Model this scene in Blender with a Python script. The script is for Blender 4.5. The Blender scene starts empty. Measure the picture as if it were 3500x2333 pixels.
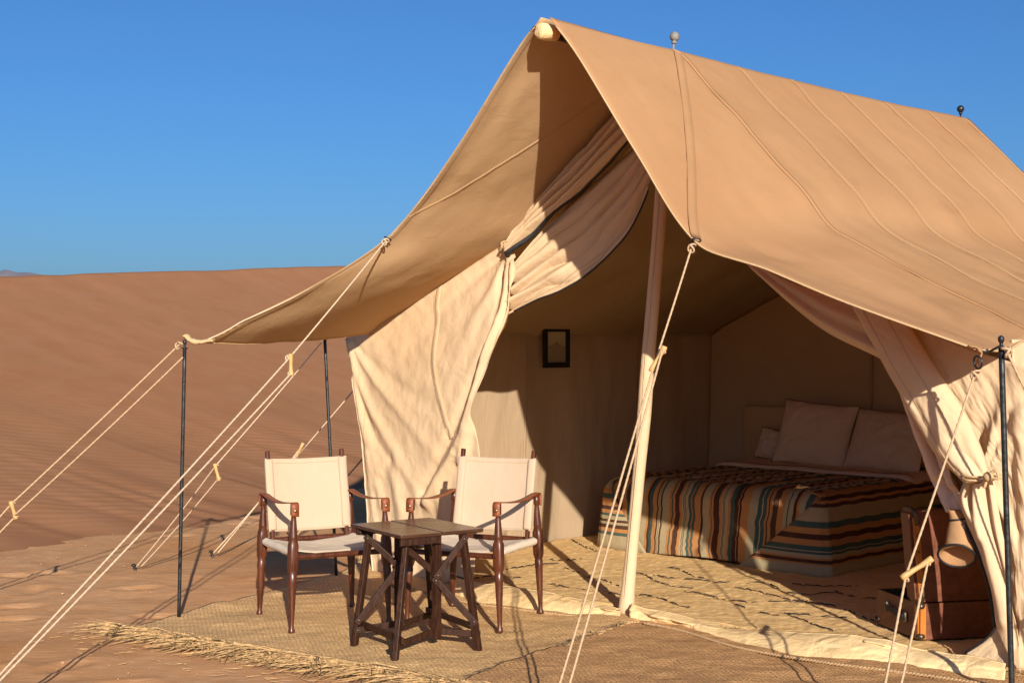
import bpy, math, random
import numpy as np
from mathutils import Vector, Matrix, Euler
rad = math.radians
random.seed(7); RNG = np.random.default_rng(11)
sc = bpy.context.scene
COL = sc.collection

# ------------------------------------------------------------------ camera, sky, sun, exposure
cam_d = bpy.data.cameras.new('camera'); cam = bpy.data.objects.new('camera', cam_d); COL.objects.link(cam)
cam.location = (0, 0, 1.45); cam.rotation_euler = (rad(90.105), 0, 0)
cam_d.sensor_width = 36; cam_d.lens = 50; cam_d.clip_start = .05; cam_d.clip_end = 30000
sc.camera = cam
SUN_EL, SUN_AZ = 18.8, 10.4          # degrees above the ground; degrees right of straight behind the camera
world = bpy.data.worlds.new('World'); sc.world = world; world.use_nodes = True
wn, wl = world.node_tree.nodes, world.node_tree.links
wn.clear()
wo = wn.new('ShaderNodeOutputWorld'); bg = wn.new('ShaderNodeBackground'); sky = wn.new('ShaderNodeTexSky')
sky.sky_type = 'NISHITA'; sky.sun_disc = False
sky.sun_elevation = rad(SUN_EL); sky.sun_rotation = rad(180 - SUN_AZ)
sky.altitude = 0; sky.air_density = 1.0; sky.dust_density = 1.15; sky.ozone_density = 10.0
bg.inputs['Strength'].default_value = .077
wl.new(sky.outputs[0], bg.inputs[0]); wl.new(bg.outputs[0], wo.inputs[0])
sun_d = bpy.data.lights.new('sun', 'SUN'); sun = bpy.data.objects.new('sun', sun_d); COL.objects.link(sun)
sun_d.energy = 5.0; sun_d.angle = rad(.53); sun_d.color = (1.0, .94, .83)
to_sun = Vector((math.sin(rad(SUN_AZ)) * math.cos(rad(SUN_EL)), -math.cos(rad(SUN_AZ)) * math.cos(rad(SUN_EL)), math.sin(rad(SUN_EL))))
sun.rotation_euler = to_sun.to_track_quat('Z', 'Y').to_euler(); sun.location = (6, -20, 12)
sc.view_settings.view_transform = 'Standard'; sc.view_settings.look = 'None'
sc.view_settings.exposure = 0.55; sc.view_settings.gamma = 1.0; sc.view_settings.use_curve_mapping = False
sc.render.engine = 'CYCLES'; sc.cycles.use_denoising = True
sc.cycles.max_bounces = 8; sc.cycles.diffuse_bounces = 5; sc.cycles.transmission_bounces = 4

# ------------------------------------------------------------------ helpers
def srgb(r, g, b):
    f = lambda c: (c / 12.92 if c <= .04045 else ((c + .055) / 1.055) ** 2.4)
    return (f(r / 255), f(g / 255), f(b / 255), 1)

class NT:
    """small helper that builds a node material"""
    def __init__(s, name, rough=.8, spec=.3):
        s.m = bpy.data.materials.new(name); s.m.use_nodes = True
        s.n, s.l = s.m.node_tree.nodes, s.m.node_tree.links
        s.b = s.n['Principled BSDF']; s.b.inputs['Roughness'].default_value = rough
        s.b.inputs['Specular IOR Level'].default_value = spec
        s.tc = s.n.new('ShaderNodeTexCoord')
    def node(s, t, **k):
        x = s.n.new(t)
        for a, v in k.items():
            if a in x.inputs: s.put(x.inputs[a], v)
            else: setattr(x, a, v)
        return x
    def put(s, sock, v):
        if isinstance(v, bpy.types.NodeSocket): s.l.new(v, sock)
        else: sock.default_value = v
    def mapv(s, scale=(1, 1, 1), rot=(0, 0, 0), src=None):
        m = s.n.new('ShaderNodeMapping'); m.inputs['Scale'].default_value = scale; m.inputs['Rotation'].default_value = rot
        s.l.new(src or s.tc.outputs['Object'], m.inputs['Vector']); return m.outputs[0]
    def noise(s, scale, detail=4, vec=None, rough=.55, dist=0.):
        x = s.n.new('ShaderNodeTexNoise'); x.inputs['Scale'].default_value = scale; x.inputs['Detail'].default_value = detail
        x.inputs['Roughness'].default_value = rough; x.inputs['Distortion'].default_value = dist
        s.l.new(vec or s.tc.outputs['Object'], x.inputs['Vector']); return x.outputs['Fac']
    def ramp(s, fac, stops):
        x = s.n.new('ShaderNodeValToRGB'); e = x.color_ramp.elements
        while len(e) < len(stops): e.new(.5)
        for i, (p, c) in enumerate(stops):
            e[i].position = p; e[i].color = c if len(c) == 4 else (*c, 1)
        s.l.new(fac, x.inputs[0]); return x.outputs[0]
    def rampf(s, fac, a, b, lo=0., hi=1.):
        x = s.n.new('ShaderNodeMapRange'); x.inputs[1].default_value = a; x.inputs[2].default_value = b
        x.inputs[3].default_value = lo; x.inputs[4].default_value = hi; s.l.new(fac, x.inputs[0]); return x.outputs[0]
    def mix(s, fac, a, b, mode='MIX'):
        x = s.n.new('ShaderNodeMix'); x.data_type = 'RGBA'; x.blend_type = mode
        s.put(x.inputs[0], fac); s.put(x.inputs[6], a); s.put(x.inputs[7], b); return x.outputs[2]
    def math(s, op, a, b=0.):
        x = s.n.new('ShaderNodeMath'); x.operation = op; s.put(x.inputs[0], a); s.put(x.inputs[1], b); return x.outputs[0]
    def bump(s, h, strength, dist, prev=None):
        x = s.n.new('ShaderNodeBump'); x.inputs['Strength'].default_value = strength; x.inputs['Distance'].default_value = dist
        s.l.new(h, x.inputs['Height'])
        if prev: s.l.new(prev, x.inputs['Normal'])
        return x.outputs[0]
    def done(s, color=None, normal=None, rough=None):
        if color is not None: s.put(s.b.inputs['Base Color'], color)
        if normal: s.l.new(normal, s.b.inputs['Normal'])
        if rough is not None: s.put(s.b.inputs['Roughness'], rough)
        return s.m

def canvas(name, col, dirt, wrinkle=.35, trans=.0, stretch=(1, 1, 1), spots=False):
    t = NT(name, .95, .05); own = col; k_ = 1 / (1 - trans); col = tuple(min(.92, x * k_) for x in col[:3]) + (1,); dirt = tuple(min(.9, x * k_) for x in dirt[:3]) + (1,)
    big = t.noise(.9, 3); mid = t.noise(5, 4, rough=.6)
    c = t.mix(t.rampf(big, .35, .7), col, dirt)
    c = t.mix(t.rampf(mid, .42, .75, 0, .35), c, dirt)
    if spots:
        sp = t.noise(2.3, 2); c = t.mix(t.rampf(sp, .62, .72, 0, .4), c, tuple(x * .72 for x in dirt[:3]) + (1,))
    fine = t.noise(420, 2); c = t.mix(t.rampf(fine, .3, .7, 0, .22), c, tuple(x * .7 for x in col[:3]) + (1,))
    sv = t.mapv(stretch)
    w1 = t.noise(7, 4, sv, .55, .8); w2 = t.noise(26, 4, sv, .6, .5)
    rg_ = t.n.new('ShaderNodeTexNoise'); rg_.noise_type = 'RIDGED_MULTIFRACTAL'; rg_.inputs['Scale'].default_value = 4.5; rg_.inputs['Detail'].default_value = 3; rg_.inputs['Distortion'].default_value = .9
    t.l.new(sv, rg_.inputs['Vector']); n = t.bump(w1, wrinkle, .03); n = t.bump(rg_.outputs['Fac'], wrinkle * .30, .010, n); n = t.bump(w2, wrinkle * .8, .008, n); n = t.bump(fine, .22, .0015, n)
    t.done(c, n)
    if trans > 0:
        tr = t.n.new('ShaderNodeBsdfTranslucent'); tr.inputs[0].default_value = (min(.85, own[0] * 2.1), own[1] * 1.65, own[2] * 1.15, 1); mx = t.n.new('ShaderNodeMixShader')
        mx.inputs[0].default_value = trans
        t.l.new(t.b.outputs[0], mx.inputs[1]); t.l.new(tr.outputs[0], mx.inputs[2])
        t.l.new(mx.outputs[0], t.n['Material Output'].inputs[0])
    return t.m

def plain(name, col, rough=.6, spec=.4, metal=0., var=.25, scale=30, bump=.15, stretch=(1, 1, 1), wear=None):
    t = NT(name, rough, spec); t.b.inputs['Metallic'].default_value = metal
    v = t.mapv(stretch); nz = t.noise(scale, 5, v, .6)
    c = t.mix(t.rampf(nz, .3, .7), tuple(x * (1 - var) for x in col[:3]) + (1,), tuple(min(1, x * (1 + var)) for x in col[:3]) + (1,))
    if wear:
        wz = t.noise(scale * 1.7, 6, v, .7); c = t.mix(t.rampf(wz, .58, .68, 0, .75), c, wear)
    r = t.rampf(nz, .3, .7, rough * .8, min(1, rough * 1.25))
    return t.done(c, t.bump(nz, bump, .003), r)

CANVAS_FLY = canvas('tan_canvas', (0.375, 0.2182, 0.1077, 1), (0.325, 0.179, 0.08455, 1), .14, .28, spots=True)
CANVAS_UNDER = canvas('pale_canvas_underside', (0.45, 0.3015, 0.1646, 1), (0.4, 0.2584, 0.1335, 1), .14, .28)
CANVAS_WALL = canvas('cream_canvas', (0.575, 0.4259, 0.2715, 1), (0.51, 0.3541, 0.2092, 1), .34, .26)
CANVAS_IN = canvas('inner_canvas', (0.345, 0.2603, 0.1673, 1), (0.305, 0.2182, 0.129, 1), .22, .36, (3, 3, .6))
CANVAS_SOD = canvas('groundsheet_canvas', (0.84, 0.5933, 0.3026, 1), (0.74, 0.4785, 0.2136, 1), .6, .0, (1, 1, 1), True)
CANVAS_CHAIR = canvas('white_canvas', (.51, .375, .262, 1), (.47, .33, .21, 1), .16, spots=True)
CANVAS_SEAT = canvas('lightened_seat_canvas', (.66, .55, .42, 1), (.60, .48, .35, 1), .12)  # chair canvas coloured lighter to offset the weak light on the level seat
LINEN = canvas('white_linen', (.74, .53, .37, 1), (.68, .47, .31, 1), .4)
HEADB = canvas('beige_upholstery', (.54, .36, .19, 1), (.48, .31, .155, 1), .08)
HEM = canvas('cotton_webbing', (0.54, 0.3637, 0.1913, 1), (0.46, 0.2871, 0.1469, 1), .3)
WHITE_HEM = canvas('white_cotton_edge', (0.62, 0.4785, 0.3204, 1), (0.56, 0.4211, 0.267, 1), .3)
PIPING = plain('black_piping', (0.012, 0.01053, 0.01068, 1), .6)
STITCH = plain('brown_stitching', (0.12, 0.05742, 0.03115, 1), .8)
ROPE = plain('cotton_rope', (0.46, 0.3062, 0.178, 1), .95, .1, scale=160, var=.2)
ROPE_PALE = plain('pale_cotton_rope', (0.52, 0.3828, 0.2492, 1), .95, .1, scale=160, var=.2)
TOGGLE = plain('boxwood_toggle', (0.52, 0.2967, 0.1068, 1), .5, .4, scale=18, var=.22, stretch=(4, 4, .6))
IRON = plain('blackened_steel', (0.032, 0.03254, 0.03204, 1), .42, .5, .55, .5, 40, .25, wear=(0.12, 0.1053, 0.089, 1))
KNOBGREY = plain('chipped_grey_paint', (0.2, 0.1818, 0.1602, 1), .6, .4, 0, .25, 60, .3, wear=(0.12, 0.1053, 0.089, 1))
WOOD = plain('dark_red_mahogany', (0.075, 0.01914, 0.00712, 1), .33, .5, scale=14, var=.5, bump=.08, stretch=(5, 5, .5), wear=(0.15, 0.05742, 0.0267, 1))
WOOD_T = plain('worn_dark_walnut', (.034, .0125, .006, 1), .5, .18, scale=16, var=.5, bump=.15, stretch=(4, 4, .8), wear=(.085, .04, .02, 1))
WOOD_TOP = plain('walnut_tabletop', (0.058, 0.02393, 0.01157, 1), .27, .5, scale=9, var=.4, bump=.08, stretch=(.8, 6, 3), wear=(0.085, 0.04019, 0.01958, 1))
LEATHER = plain('saddle_leather', (0.22, 0.05742, 0.0178, 1), .5, .4, scale=60, var=.3, bump=.3)
BRASS = plain('dull_brass', (0.35, 0.2488, 0.1246, 1), .35, .5, .9, .3, 60)
CASE = plain('worn_brown_fibreboard', (0.15, 0.04306, 0.0178, 1), .5, .45, scale=22, var=.35, bump=.3, wear=(0.17, 0.06699, 0.0356, 1))
CASE_SLAT = plain('orange_varnished_ash', (0.42, 0.134, 0.02225, 1), .3, .5, scale=12, var=.35, bump=.1, stretch=(6, 6, .5), wear=(0.12, 0.03828, 0.0178, 1))
CASE_METAL = plain('tarnished_metal', (0.1, 0.07656, 0.04895, 1), .4, .5, .8, .5, 90, .3)
FRAME = plain('black_picture_frame', (0.01, 0.007656, 0.00623, 1), .45)

def finish(o, smooth=True, solid=None, bevel=None, sub=0):
    me = o.data
    if smooth:
        me.polygons.foreach_set('use_smooth', np.ones(len(me.polygons), bool))
    if solid:
        m = o.modifiers.new('thickness', 'SOLIDIFY'); m.thickness = solid; m.offset = 0
    if bevel:
        m = o.modifiers.new('bevel', 'BEVEL'); m.width = bevel; m.segments = 2; m.limit_method = 'ANGLE'
    if sub:
        m = o.modifiers.new('sub', 'SUBSURF'); m.levels = sub; m.render_levels = sub
    return o

def mk(name, V, F, mat, parent=None, smooth=True, solid=None, bevel=None, sub=0, local=False, kind=None):
    """one mesh object; V in world space unless local, parent roots carry a plain loc + rot"""
    V = np.asarray(V, float).reshape(-1, 3)
    if parent is not None and not local:
        M = np.array(ROOTM[parent.name].inverted()); V = V @ M[:3, :3].T + M[:3, 3]
    me = bpy.data.meshes.new(name); me.from_pydata(V.tolist(), [], [list(map(int, f)) for f in F])
    me.update(); o = bpy.data.objects.new(name, me); COL.objects.link(o)
    for m in (mat if isinstance(mat, (list, tuple)) else [mat]): me.materials.append(m)
    if parent is not None:
        o.parent = parent; ROOTM[o.name] = ROOTM[parent.name]
    if kind: o['kind'] = kind
    return finish(o, smooth, solid, bevel, sub)

ROOTM = {}
def thing(name, label, cat, loc=(0, 0, 0), rz=0., group=None):
    o = bpy.data.objects.new(name, None); COL.objects.link(o); o.empty_display_size = .1
    o.location = loc; o.rotation_euler = (0, 0, rz)
    ROOTM[o.name] = Matrix.Translation(loc) @ Matrix.Rotation(rz, 4, 'Z')
    return tag(o, label, cat, group)
def tag(o, label=None, cat=None, group=None, kind=None):
    if label: o['label'] = label
    if cat: o['category'] = cat
    if group: o['group'] = group
    if kind: o['kind'] = kind
    return o

def A(p): return np.asarray(p, float)
def catmull(P, n):
    """n points along a centripetal-ish spline through P, evenly spaced"""
    P = A(P)
    if len(P) == 2: return P[0] + (P[1] - P[0]) * np.linspace(0, 1, n)[:, None]
    Q = np.vstack([2 * P[0] - P[1], P, 2 * P[-1] - P[-2]]); out = []
    for i in range(1, len(Q) - 2):
        t = np.linspace(0, 1, 24, endpoint=False)[:, None]
        p0, p1, p2, p3 = Q[i - 1:i + 3]
        out.append(.5 * (2 * p1 + (p2 - p0) * t + (2 * p0 - 5 * p1 + 4 * p2 - p3) * t ** 2 + (3 * p1 - p0 - 3 * p2 + p3) * t ** 3))
    C = np.vstack(out + [P[-1:]])
    d = np.r_[0, np.cumsum(np.linalg.norm(np.diff(C, axis=0), axis=1))]
    s = np.linspace(0, d[-1], n)
    return np.stack([np.interp(s, d, C[:, k]) for k in range(C.shape[1])], 1)
def gridF(h, w, flip=False):
    i = np.arange(h - 1)[:, None] * w + np.arange(w - 1)[None]
    f = np.stack([i, i + 1, i + w + 1, i + w], -1).reshape(-1, 4)
    return f[:, ::-1] if flip else f
def coons(top, bot, left, right, nv, nu):
    """top/bot run left to right, left/right run top to bottom"""
    t, b, l, r = catmull(top, nu), catmull(bot, nu), catmull(left, nv), catmull(right, nv)
    l = l + np.linspace(0, 1, nv)[:, None] * 0; u = np.linspace(0, 1, nu)[None, :, None]; v = np.linspace(0, 1, nv)[:, None, None]
    return ((1 - v) * t[None] + v * b[None] + (1 - u) * l[:, None] + u * r[:, None]
            - ((1 - u) * (1 - v) * l[0] + u * (1 - v) * r[0] + (1 - u) * v * l[-1] + u * v * r[-1]))
def ruled(c0, c1, n, m):
    a, b = catmull(c0, n), catmull(c1, n); u = np.linspace(0, 1, m)[None, :, None]
    return a[:, None] * (1 - u) + b[:, None] * u
def fold(V, line, w, amp, d, n=320):
    """raise cloth along a polyline: gaussian ridge, width and height change from start to end"""
    L = catmull(line, n); w0, w1 = w if isinstance(w, (tuple, list)) else (w, w); a0, a1 = amp if isinstance(amp, (tuple, list)) else (amp, amp)
    sh = V.shape; Q = V.reshape(-1, 3)
    D = (Q ** 2).sum(1)[:, None] + (L ** 2).sum(1)[None] - 2 * Q @ L.T; k = D.argmin(1); t = k / (n - 1); dm = np.sqrt(np.maximum(D[np.arange(len(Q)), k], 0))
    h = (a0 + (a1 - a0) * t) * np.exp(-(dm / (w0 + (w1 - w0) * t)) ** 2)
    return (Q + h[:, None] * A(d)).reshape(sh)
def vnoise(x, y, seed=0):
    r = np.random.default_rng(seed); T_ = r.random((64, 64)); x, y = np.asarray(x, float), np.asarray(y, float)
    xi, yi = np.floor(x).astype(int), np.floor(y).astype(int); fx, fy = x - xi, y - yi
    fx = fx * fx * (3 - 2 * fx); fy = fy * fy * (3 - 2 * fy); g = lambda i, j: T_[i % 64, j % 64]
    return ((g(xi, yi) * (1 - fx) + g(xi + 1, yi) * fx) * (1 - fy) + (g(xi, yi + 1) * (1 - fx) + g(xi + 1, yi + 1) * fx) * fy) * 2 - 1
def fbm(x, y, seed=0, o=3): return sum(vnoise(x * 2 ** k, y * 2 ** k, seed + k) * .5 ** k for k in range(o))
def frames(P):
    T_ = np.gradient(P, axis=0); T_ /= np.linalg.norm(T_, axis=1)[:, None] + 1e-9
    up = A((0, 0, 1.)) if abs(T_[0][2]) < .9 else A((1., 0, 0)); N = np.zeros_like(P); n = np.cross(T_[0], up)
    for i in range(len(P)):
        n = n - T_[i] * np.dot(n, T_[i]); n /= np.linalg.norm(n) + 1e-9; N[i] = n
    return T_, N, np.cross(T_, N)
def tubeVF(P, r, n=8, lobes=0, pitch=.05, depth=.18, cap=True, flat=1.):
    P = A(P); r = np.broadcast_to(A(r), (len(P),)); T_, N, B_ = frames(P)
    s = np.r_[0, np.cumsum(np.linalg.norm(np.diff(P, axis=0), axis=1))]; th = np.linspace(0, 2 * math.pi, n, endpoint=False)
    rr = r[:, None] * (1 + (depth * np.cos(lobes * (th[None] - 2 * math.pi * s[:, None] / (pitch * lobes))) if lobes else 0 * th[None]))
    V = P[:, None] + N[:, None] * (rr * np.cos(th))[..., None] + B_[:, None] * (rr * flat * np.sin(th))[..., None]
    F = []
    for i in range(len(P) - 1):
        for j in range(n): F.append((i * n + j, i * n + (j + 1) % n, (i + 1) * n + (j + 1) % n, (i + 1) * n + j))
    if cap: F.append(tuple(range(n))[::-1]); F.append(tuple((len(P) - 1) * n + j for j in range(n)))
    return V.reshape(-1, 3), F
class MB:
    def __init__(s): s.V, s.F = [], []
    def add(s, V, F):
        o = sum(len(v) for v in s.V); s.V.append(A(V).reshape(-1, 3)); s.F += [tuple(i + o for i in f) for f in F]; return s
    def tube(s, P, r, n=8, **k): return s.add(*tubeVF(P, r, n, **k))
    def box(s, c, size, rot=(0, 0, 0)):
        M = np.array(Euler(rot).to_matrix()); x, y, z = (d / 2 for d in size)
        V = A([(i * x, j * y, k * z) for i in (-1, 1) for j in (-1, 1) for k in (-1, 1)]) @ M.T + A(c)
        return s.add(V, [(0, 1, 3, 2), (4, 6, 7, 5), (0, 4, 5, 1), (2, 3, 7, 6), (0, 2, 6, 4), (1, 5, 7, 3)])
    def beam(s, a, b, w, t, up=(0, 0, 1)):
        """rectangular bar from a to b, w across, t along 'up x'"""
        a, b = A(a), A(b); d = b - a; L = np.linalg.norm(d); d /= L; u = A(up) - d * np.dot(up, d); u /= np.linalg.norm(u); c = np.cross(d, u)
        V = [p + u * w / 2 * i + c * t / 2 * j for p in (a, b) for i in (-1, 1) for j in (-1, 1)]
        return s.add(V, [(0, 1, 3, 2), (4, 6, 7, 5), (0, 4, 5, 1), (2, 3, 7, 6), (0, 2, 6, 4), (1, 5, 7, 3)])
    def lathe(s, prof, c=(0, 0, 0), n=14, axis=None, sq=None):
        V, F = [], []
        for i, (r, z) in enumerate(prof):
            for j in range(n):
                th = 2 * math.pi * j / n; k = 1.
                if sq and sq[0] <= z <= sq[1]:                       # squarish block section
                    k = min(1 / max(abs(math.cos(th)), abs(math.sin(th))), 1.22)
                V.append((r * k * math.cos(th), r * k * math.sin(th), z))
        for i in range(len(prof) - 1):
            for j in range(n): F.append((i * n + j, i * n + (j + 1) % n, (i + 1) * n + (j + 1) % n, (i + 1) * n + j))
        F.append(tuple(range(n))[::-1]); F.append(tuple((len(prof) - 1) * n + j for j in range(n)))
        V = A(V)
        if axis is not None: V = V @ np.array(Vector((0, 0, 1)).rotation_difference(Vector(axis)).to_matrix()).T
        return s.add(V + A(c), F)
    def sphere(s, c, r, n=12, sc_=(1, 1, 1)):
        prof = [(max(1e-4, math.sin(math.pi * i / n)), -math.cos(math.pi * i / n)) for i in range(n + 1)]
        V, F = [], []
        m = MB().lathe(prof, n=n + 4); return s.add(m.V[0] * r * A(sc_) + A(c), m.F)
    def build(s, name, mat, parent=None, **k): return mk(name, np.vstack(s.V), s.F, mat, parent, **k)

def copy_tree(o, parent=None):
    c = o.copy(); COL.objects.link(c)
    if parent is not None: c.parent = parent
    for ch in list(o.children): copy_tree(ch, c)
    return c

# ------------------------------------------------------------------ ground, dune, far hills
def ground_material():
    t = NT('crusted_sand', 1., .0); g = t.n.new('ShaderNodeNewGeometry').outputs['Position']
    big = t.noise(.55, 3, g); mid = t.noise(3.2, 5, g, .6)
    st = t.mapv((9, 38, 9), (0, 0, rad(14)), g); streak = t.noise(1.0, 5, st, .65, .6)
    grain = t.noise(240, 3, g)
    c = t.mix(t.rampf(mid, .3, .7), (0.53, 0.2632, 0.1157, 1), (0.59, 0.311, 0.1424, 1))
    c = t.mix(t.rampf(big, .45, .62, 0, .75), c, (0.51, 0.2297, 0.08722, 1))
    crust = t.math('MULTIPLY', t.rampf(streak, .47, .60), t.rampf(big, .68, .42, .15, 1.))
    c = t.mix(t.math('MULTIPLY', crust, .6), c, (0.68, 0.4115, 0.2314, 1))
    c = t.mix(t.rampf(grain, .35, .7, 0, .25), c, (0.33, 0.134, 0.04984, 1))
    n = t.bump(streak, .55, .006); n = t.bump(mid, .3, .02, n); n = t.bump(grain, .3, .003, n)
    return t.done(c, n)
def dune_material():
    t = NT('dune_sand', 1., .0); g = t.n.new('ShaderNodeNewGeometry').outputs['Position']
    big = t.noise(.28, 3, g); mid = t.noise(2.2, 4, g, .6); grain = t.noise(220, 2, g)
    at = t.n.new('ShaderNodeAttribute'); at.attribute_name = 'ripple'
    mv = t.mapv((1, 1, 1), (0, 0, rad(-30)), g)
    w = t.n.new('ShaderNodeTexWave'); w.wave_type = 'BANDS'; w.bands_direction = 'Y'; w.wave_profile = 'SIN'
    w.inputs['Scale'].default_value = 2.3; w.inputs['Distortion'].default_value = 5.5; w.inputs['Detail'].default_value = 2.2
    w.inputs['Detail Scale'].default_value = .75; w.inputs['Detail Roughness'].default_value = .5
    t.l.new(mv, w.inputs['Vector'])
    rip = t.math('MULTIPLY', w.outputs['Fac'], at.outputs['Fac'])
    c = t.mix(t.rampf(big, .35, .65), (.325, .149, .075, 1), (.305, .147, .077, 1))
    c = t.mix(t.rampf(mid, .4, .75, 0, .35), c, (0.26, 0.1005, 0.03827, 1))
    c = t.mix(t.math('MULTIPLY', rip, .35), c, (0.44, 0.2249, 0.1113, 1))
    n = t.bump(rip, .28, .010); n = t.bump(mid, .05, .03, n); n = t.bump(grain, .2, .003, n)
    return t.done(c, n)
GROUND = ground_material(); DUNE = dune_material()
x = np.r_[-9000, -2500, -600, -150, -50, -20, -12, -8, np.linspace(-6, 5, 260), 8, 12, 20, 50, 150, 600, 2500, 9000]
y = np.r_[-3000, -600, -100, -20, 0, 2, np.linspace(4, 15, 260), 17, 20, 30, 60, 150, 600, 2500, 9000]
X, Y = np.meshgrid(x, y)
near = np.clip(1 - np.hypot(X, Y - 8) / 12, 0, 1)
Z = near * (.012 * fbm(X * .9, Y * .9, 3) + .005 * fbm(X * 5, Y * 5, 13)) - .014 * near
for _ in range(150):                                             # trodden sand: shallow footprints with a pushed-up rim
    fx, fy, fa = random.uniform(-5.5, 1.5), random.uniform(5.2, 12), random.uniform(0, math.pi)
    dx, dy = X - fx, Y - fy; l_ = dx * math.cos(fa) + dy * math.sin(fa); c_ = -dx * math.sin(fa) + dy * math.cos(fa); d2 = (l_ / .13) ** 2 + (c_ / .055) ** 2
    Z += np.where(d2 < 12, -.016 * np.exp(-d2) + .007 * np.exp(-(np.sqrt(d2) - 1.5) ** 2 / .18), 0)
tag(mk('ground', np.stack([X, Y, Z], -1), gridF(*X.shape), GROUND), kind='structure')

def dune():
    q = np.r_[np.linspace(-16, -5, 60), np.linspace(-4.9, 22, 420), np.linspace(22.2, 70, 120)]; s = np.r_[np.linspace(-1.2, 9.5, 130), np.linspace(9.6, 30, 60)]
    Sg, Q = np.meshgrid(s, q)
    wob = .35 * fbm(Q * .35, Q * 0 + 2, 21) + .12 * vnoise(Q * 2.2, Q * 0, 5) + .07 * vnoise(Q * 7.3, Q * 0, 6)
    Sx = Sg - wob * np.exp(-np.clip(Sg, 0, 99) / 1.3)
    zc = 2.42 + .58 * (np.clip(Q, -8, 30) - 7.8) / 8.8 + .010 * fbm(Q * 1.1, Q * 0 + 7, 31) - .03 * np.clip(Q - 30, 0, 40)
    zc = np.maximum(zc, .9)
    u = np.clip(Sx / 8., -.2, 1); z = zc * np.sign(u) * np.abs(u) ** 1.22
    z = np.where(Sx < 0, Sx * .09, z); z = np.where(Sx > 8, zc - (Sx - 8) * .16 - .1 * (1 - np.exp(-(Sx - 8) / .5)), z)
    z += .010 * fbm(Sx * .3, Q * .3, 41) * np.clip(Sx, 0, 1) * np.clip((7.6 - Sx) / 3, 0, 1) + .003 * fbm(Sx * 1.6, Q * 1.6, 44) * np.clip(Sx, 0, 1) * np.clip((7.9 - Sx), 0, 1)
    px = -3.55 + .436 * Q - .9 * Sg; py = 9.87 + .9 * Q + .436 * Sg
    o = mk('dune', np.stack([px, py, z], -1), gridF(*Sg.shape, flip=True), DUNE)
    rip = np.clip(Sx / .8, 0, 1) * np.clip((4.6 - Sx) / 2.6, 0, 1) * (.6 + .4 * fbm(Sx * .7, Q * .5, 47))
    a = o.data.attributes.new('ripple', 'FLOAT', 'POINT'); a.data.foreach_set('value', rip.ravel().astype(np.float32))
    return tag(o, kind='structure')
dune()
HILL = plain('haze_tinted_rock', (0.2, 0.1818, 0.2092, 1), .95, .1, scale=.004, var=.2)  # distant haze put into the rock colour as grey-violet
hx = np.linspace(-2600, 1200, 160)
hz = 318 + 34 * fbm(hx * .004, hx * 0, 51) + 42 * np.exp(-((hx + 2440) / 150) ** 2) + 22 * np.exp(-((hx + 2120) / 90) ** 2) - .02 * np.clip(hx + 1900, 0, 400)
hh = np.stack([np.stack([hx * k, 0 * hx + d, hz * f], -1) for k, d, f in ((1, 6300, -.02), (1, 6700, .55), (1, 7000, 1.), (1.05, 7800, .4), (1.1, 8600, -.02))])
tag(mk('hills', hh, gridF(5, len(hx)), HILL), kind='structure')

# ------------------------------------------------------------------ the tent
S45 = math.sqrt(.5); TO = A((.884, 7.88, 0))
def T(a, w, z):
    a, w, z = np.broadcast_arrays(*(A(k) for k in (a, w, z)))
    return np.stack([TO[0] + S45 * (a + w), TO[1] + S45 * (a - w), z], -1)
DA = A((S45, S45, 0)); DW = A((S45, -S45, 0)); OUT = A((-S45, -S45, 0)); UP = A((0, 0, 1.))
tent = thing('safari_tent', 'tan canvas safari tent with its doors tied open, beside a sand dune', 'tent', tuple(TO), rad(45))
PROF = A([(0, 3.07), (.045, 3.055), (.34, 2.765), (.84, 2.30), (1.02, 2.115), (1.3, 1.975), (1.58, 1.85), (2.0, 1.655), (2.18, 1.55)])
PROF_R = A([(0, 3.07), (.045, 3.055), (.34, 2.765), (.80, 2.30), (.99, 2.085), (1.3, 1.90), (1.6, 1.74), (1.9, 1.59), (2.08, 1.50)])
def spl(P, v):
    C = catmull(P, 200); k = np.linspace(0, 1, 200); return np.stack([np.interp(v, k, C[:, i]) for i in range(C.shape[1])], -1)
FEL = [(0.1464,7.14,3.089),(0.0045,7.3,2.92),(-0.318,7.64,2.467),(-0.6838,7.95,2.041),(-1.116,7.74,1.739),(-1.387,7.6,1.578),(-1.639,7.5,1.459)]
FER = [(0.1869,7.1,3.08),(0.33,7,2.86),(0.5918,6.76,2.36),(0.8277,6.5,1.935),(1.14,6.27,1.772),(1.433,6.05,1.622),(1.904,5.78,1.422)]
NV, NF, NB = 90, 24, 70
def fly(side):
    v = np.linspace(0, 1, NV); fe = spl(A(FEL if side < 0 else FER), v); pr = spl(PROF if side < 0 else PROF_R, v)
    rows = []
    for u in np.linspace(0, 1, NF, endpoint=False):
        p0 = T(0 * v, side * pr[:, 0], pr[:, 1]); k = u
        # cloth hangs a little between the front edge and the pole line
        p = fe * (1 - k) + p0 * k - UP * (.035 * math.sin(math.pi * k) * (v ** .7 * (1 - .2 * v)))[:, None]
        if side < 0:                                              # pulled out to the second eave pole
            e = math.exp(-((k - .62) / .28) ** 2); p = p + (-DW * .10 + UP * .0)[None] * (e * v ** 4)[:, None]
        rows.append(p)
    for a in np.linspace(0, 3.38, NB):
        sagr = .018 * math.sin(math.pi * a / 3.31) * (1 - v) ** 2
        belly = .02 * np.sin(math.pi * v) * (1 + .6 * math.sin(a * 11.4))
        p = T(a + 0 * v, side * pr[:, 0], pr[:, 1] - sagr - belly * .6)
        rows.append(p)
    return np.stack(rows)
RFLY, LFLY = fly(1), fly(-1)
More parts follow.
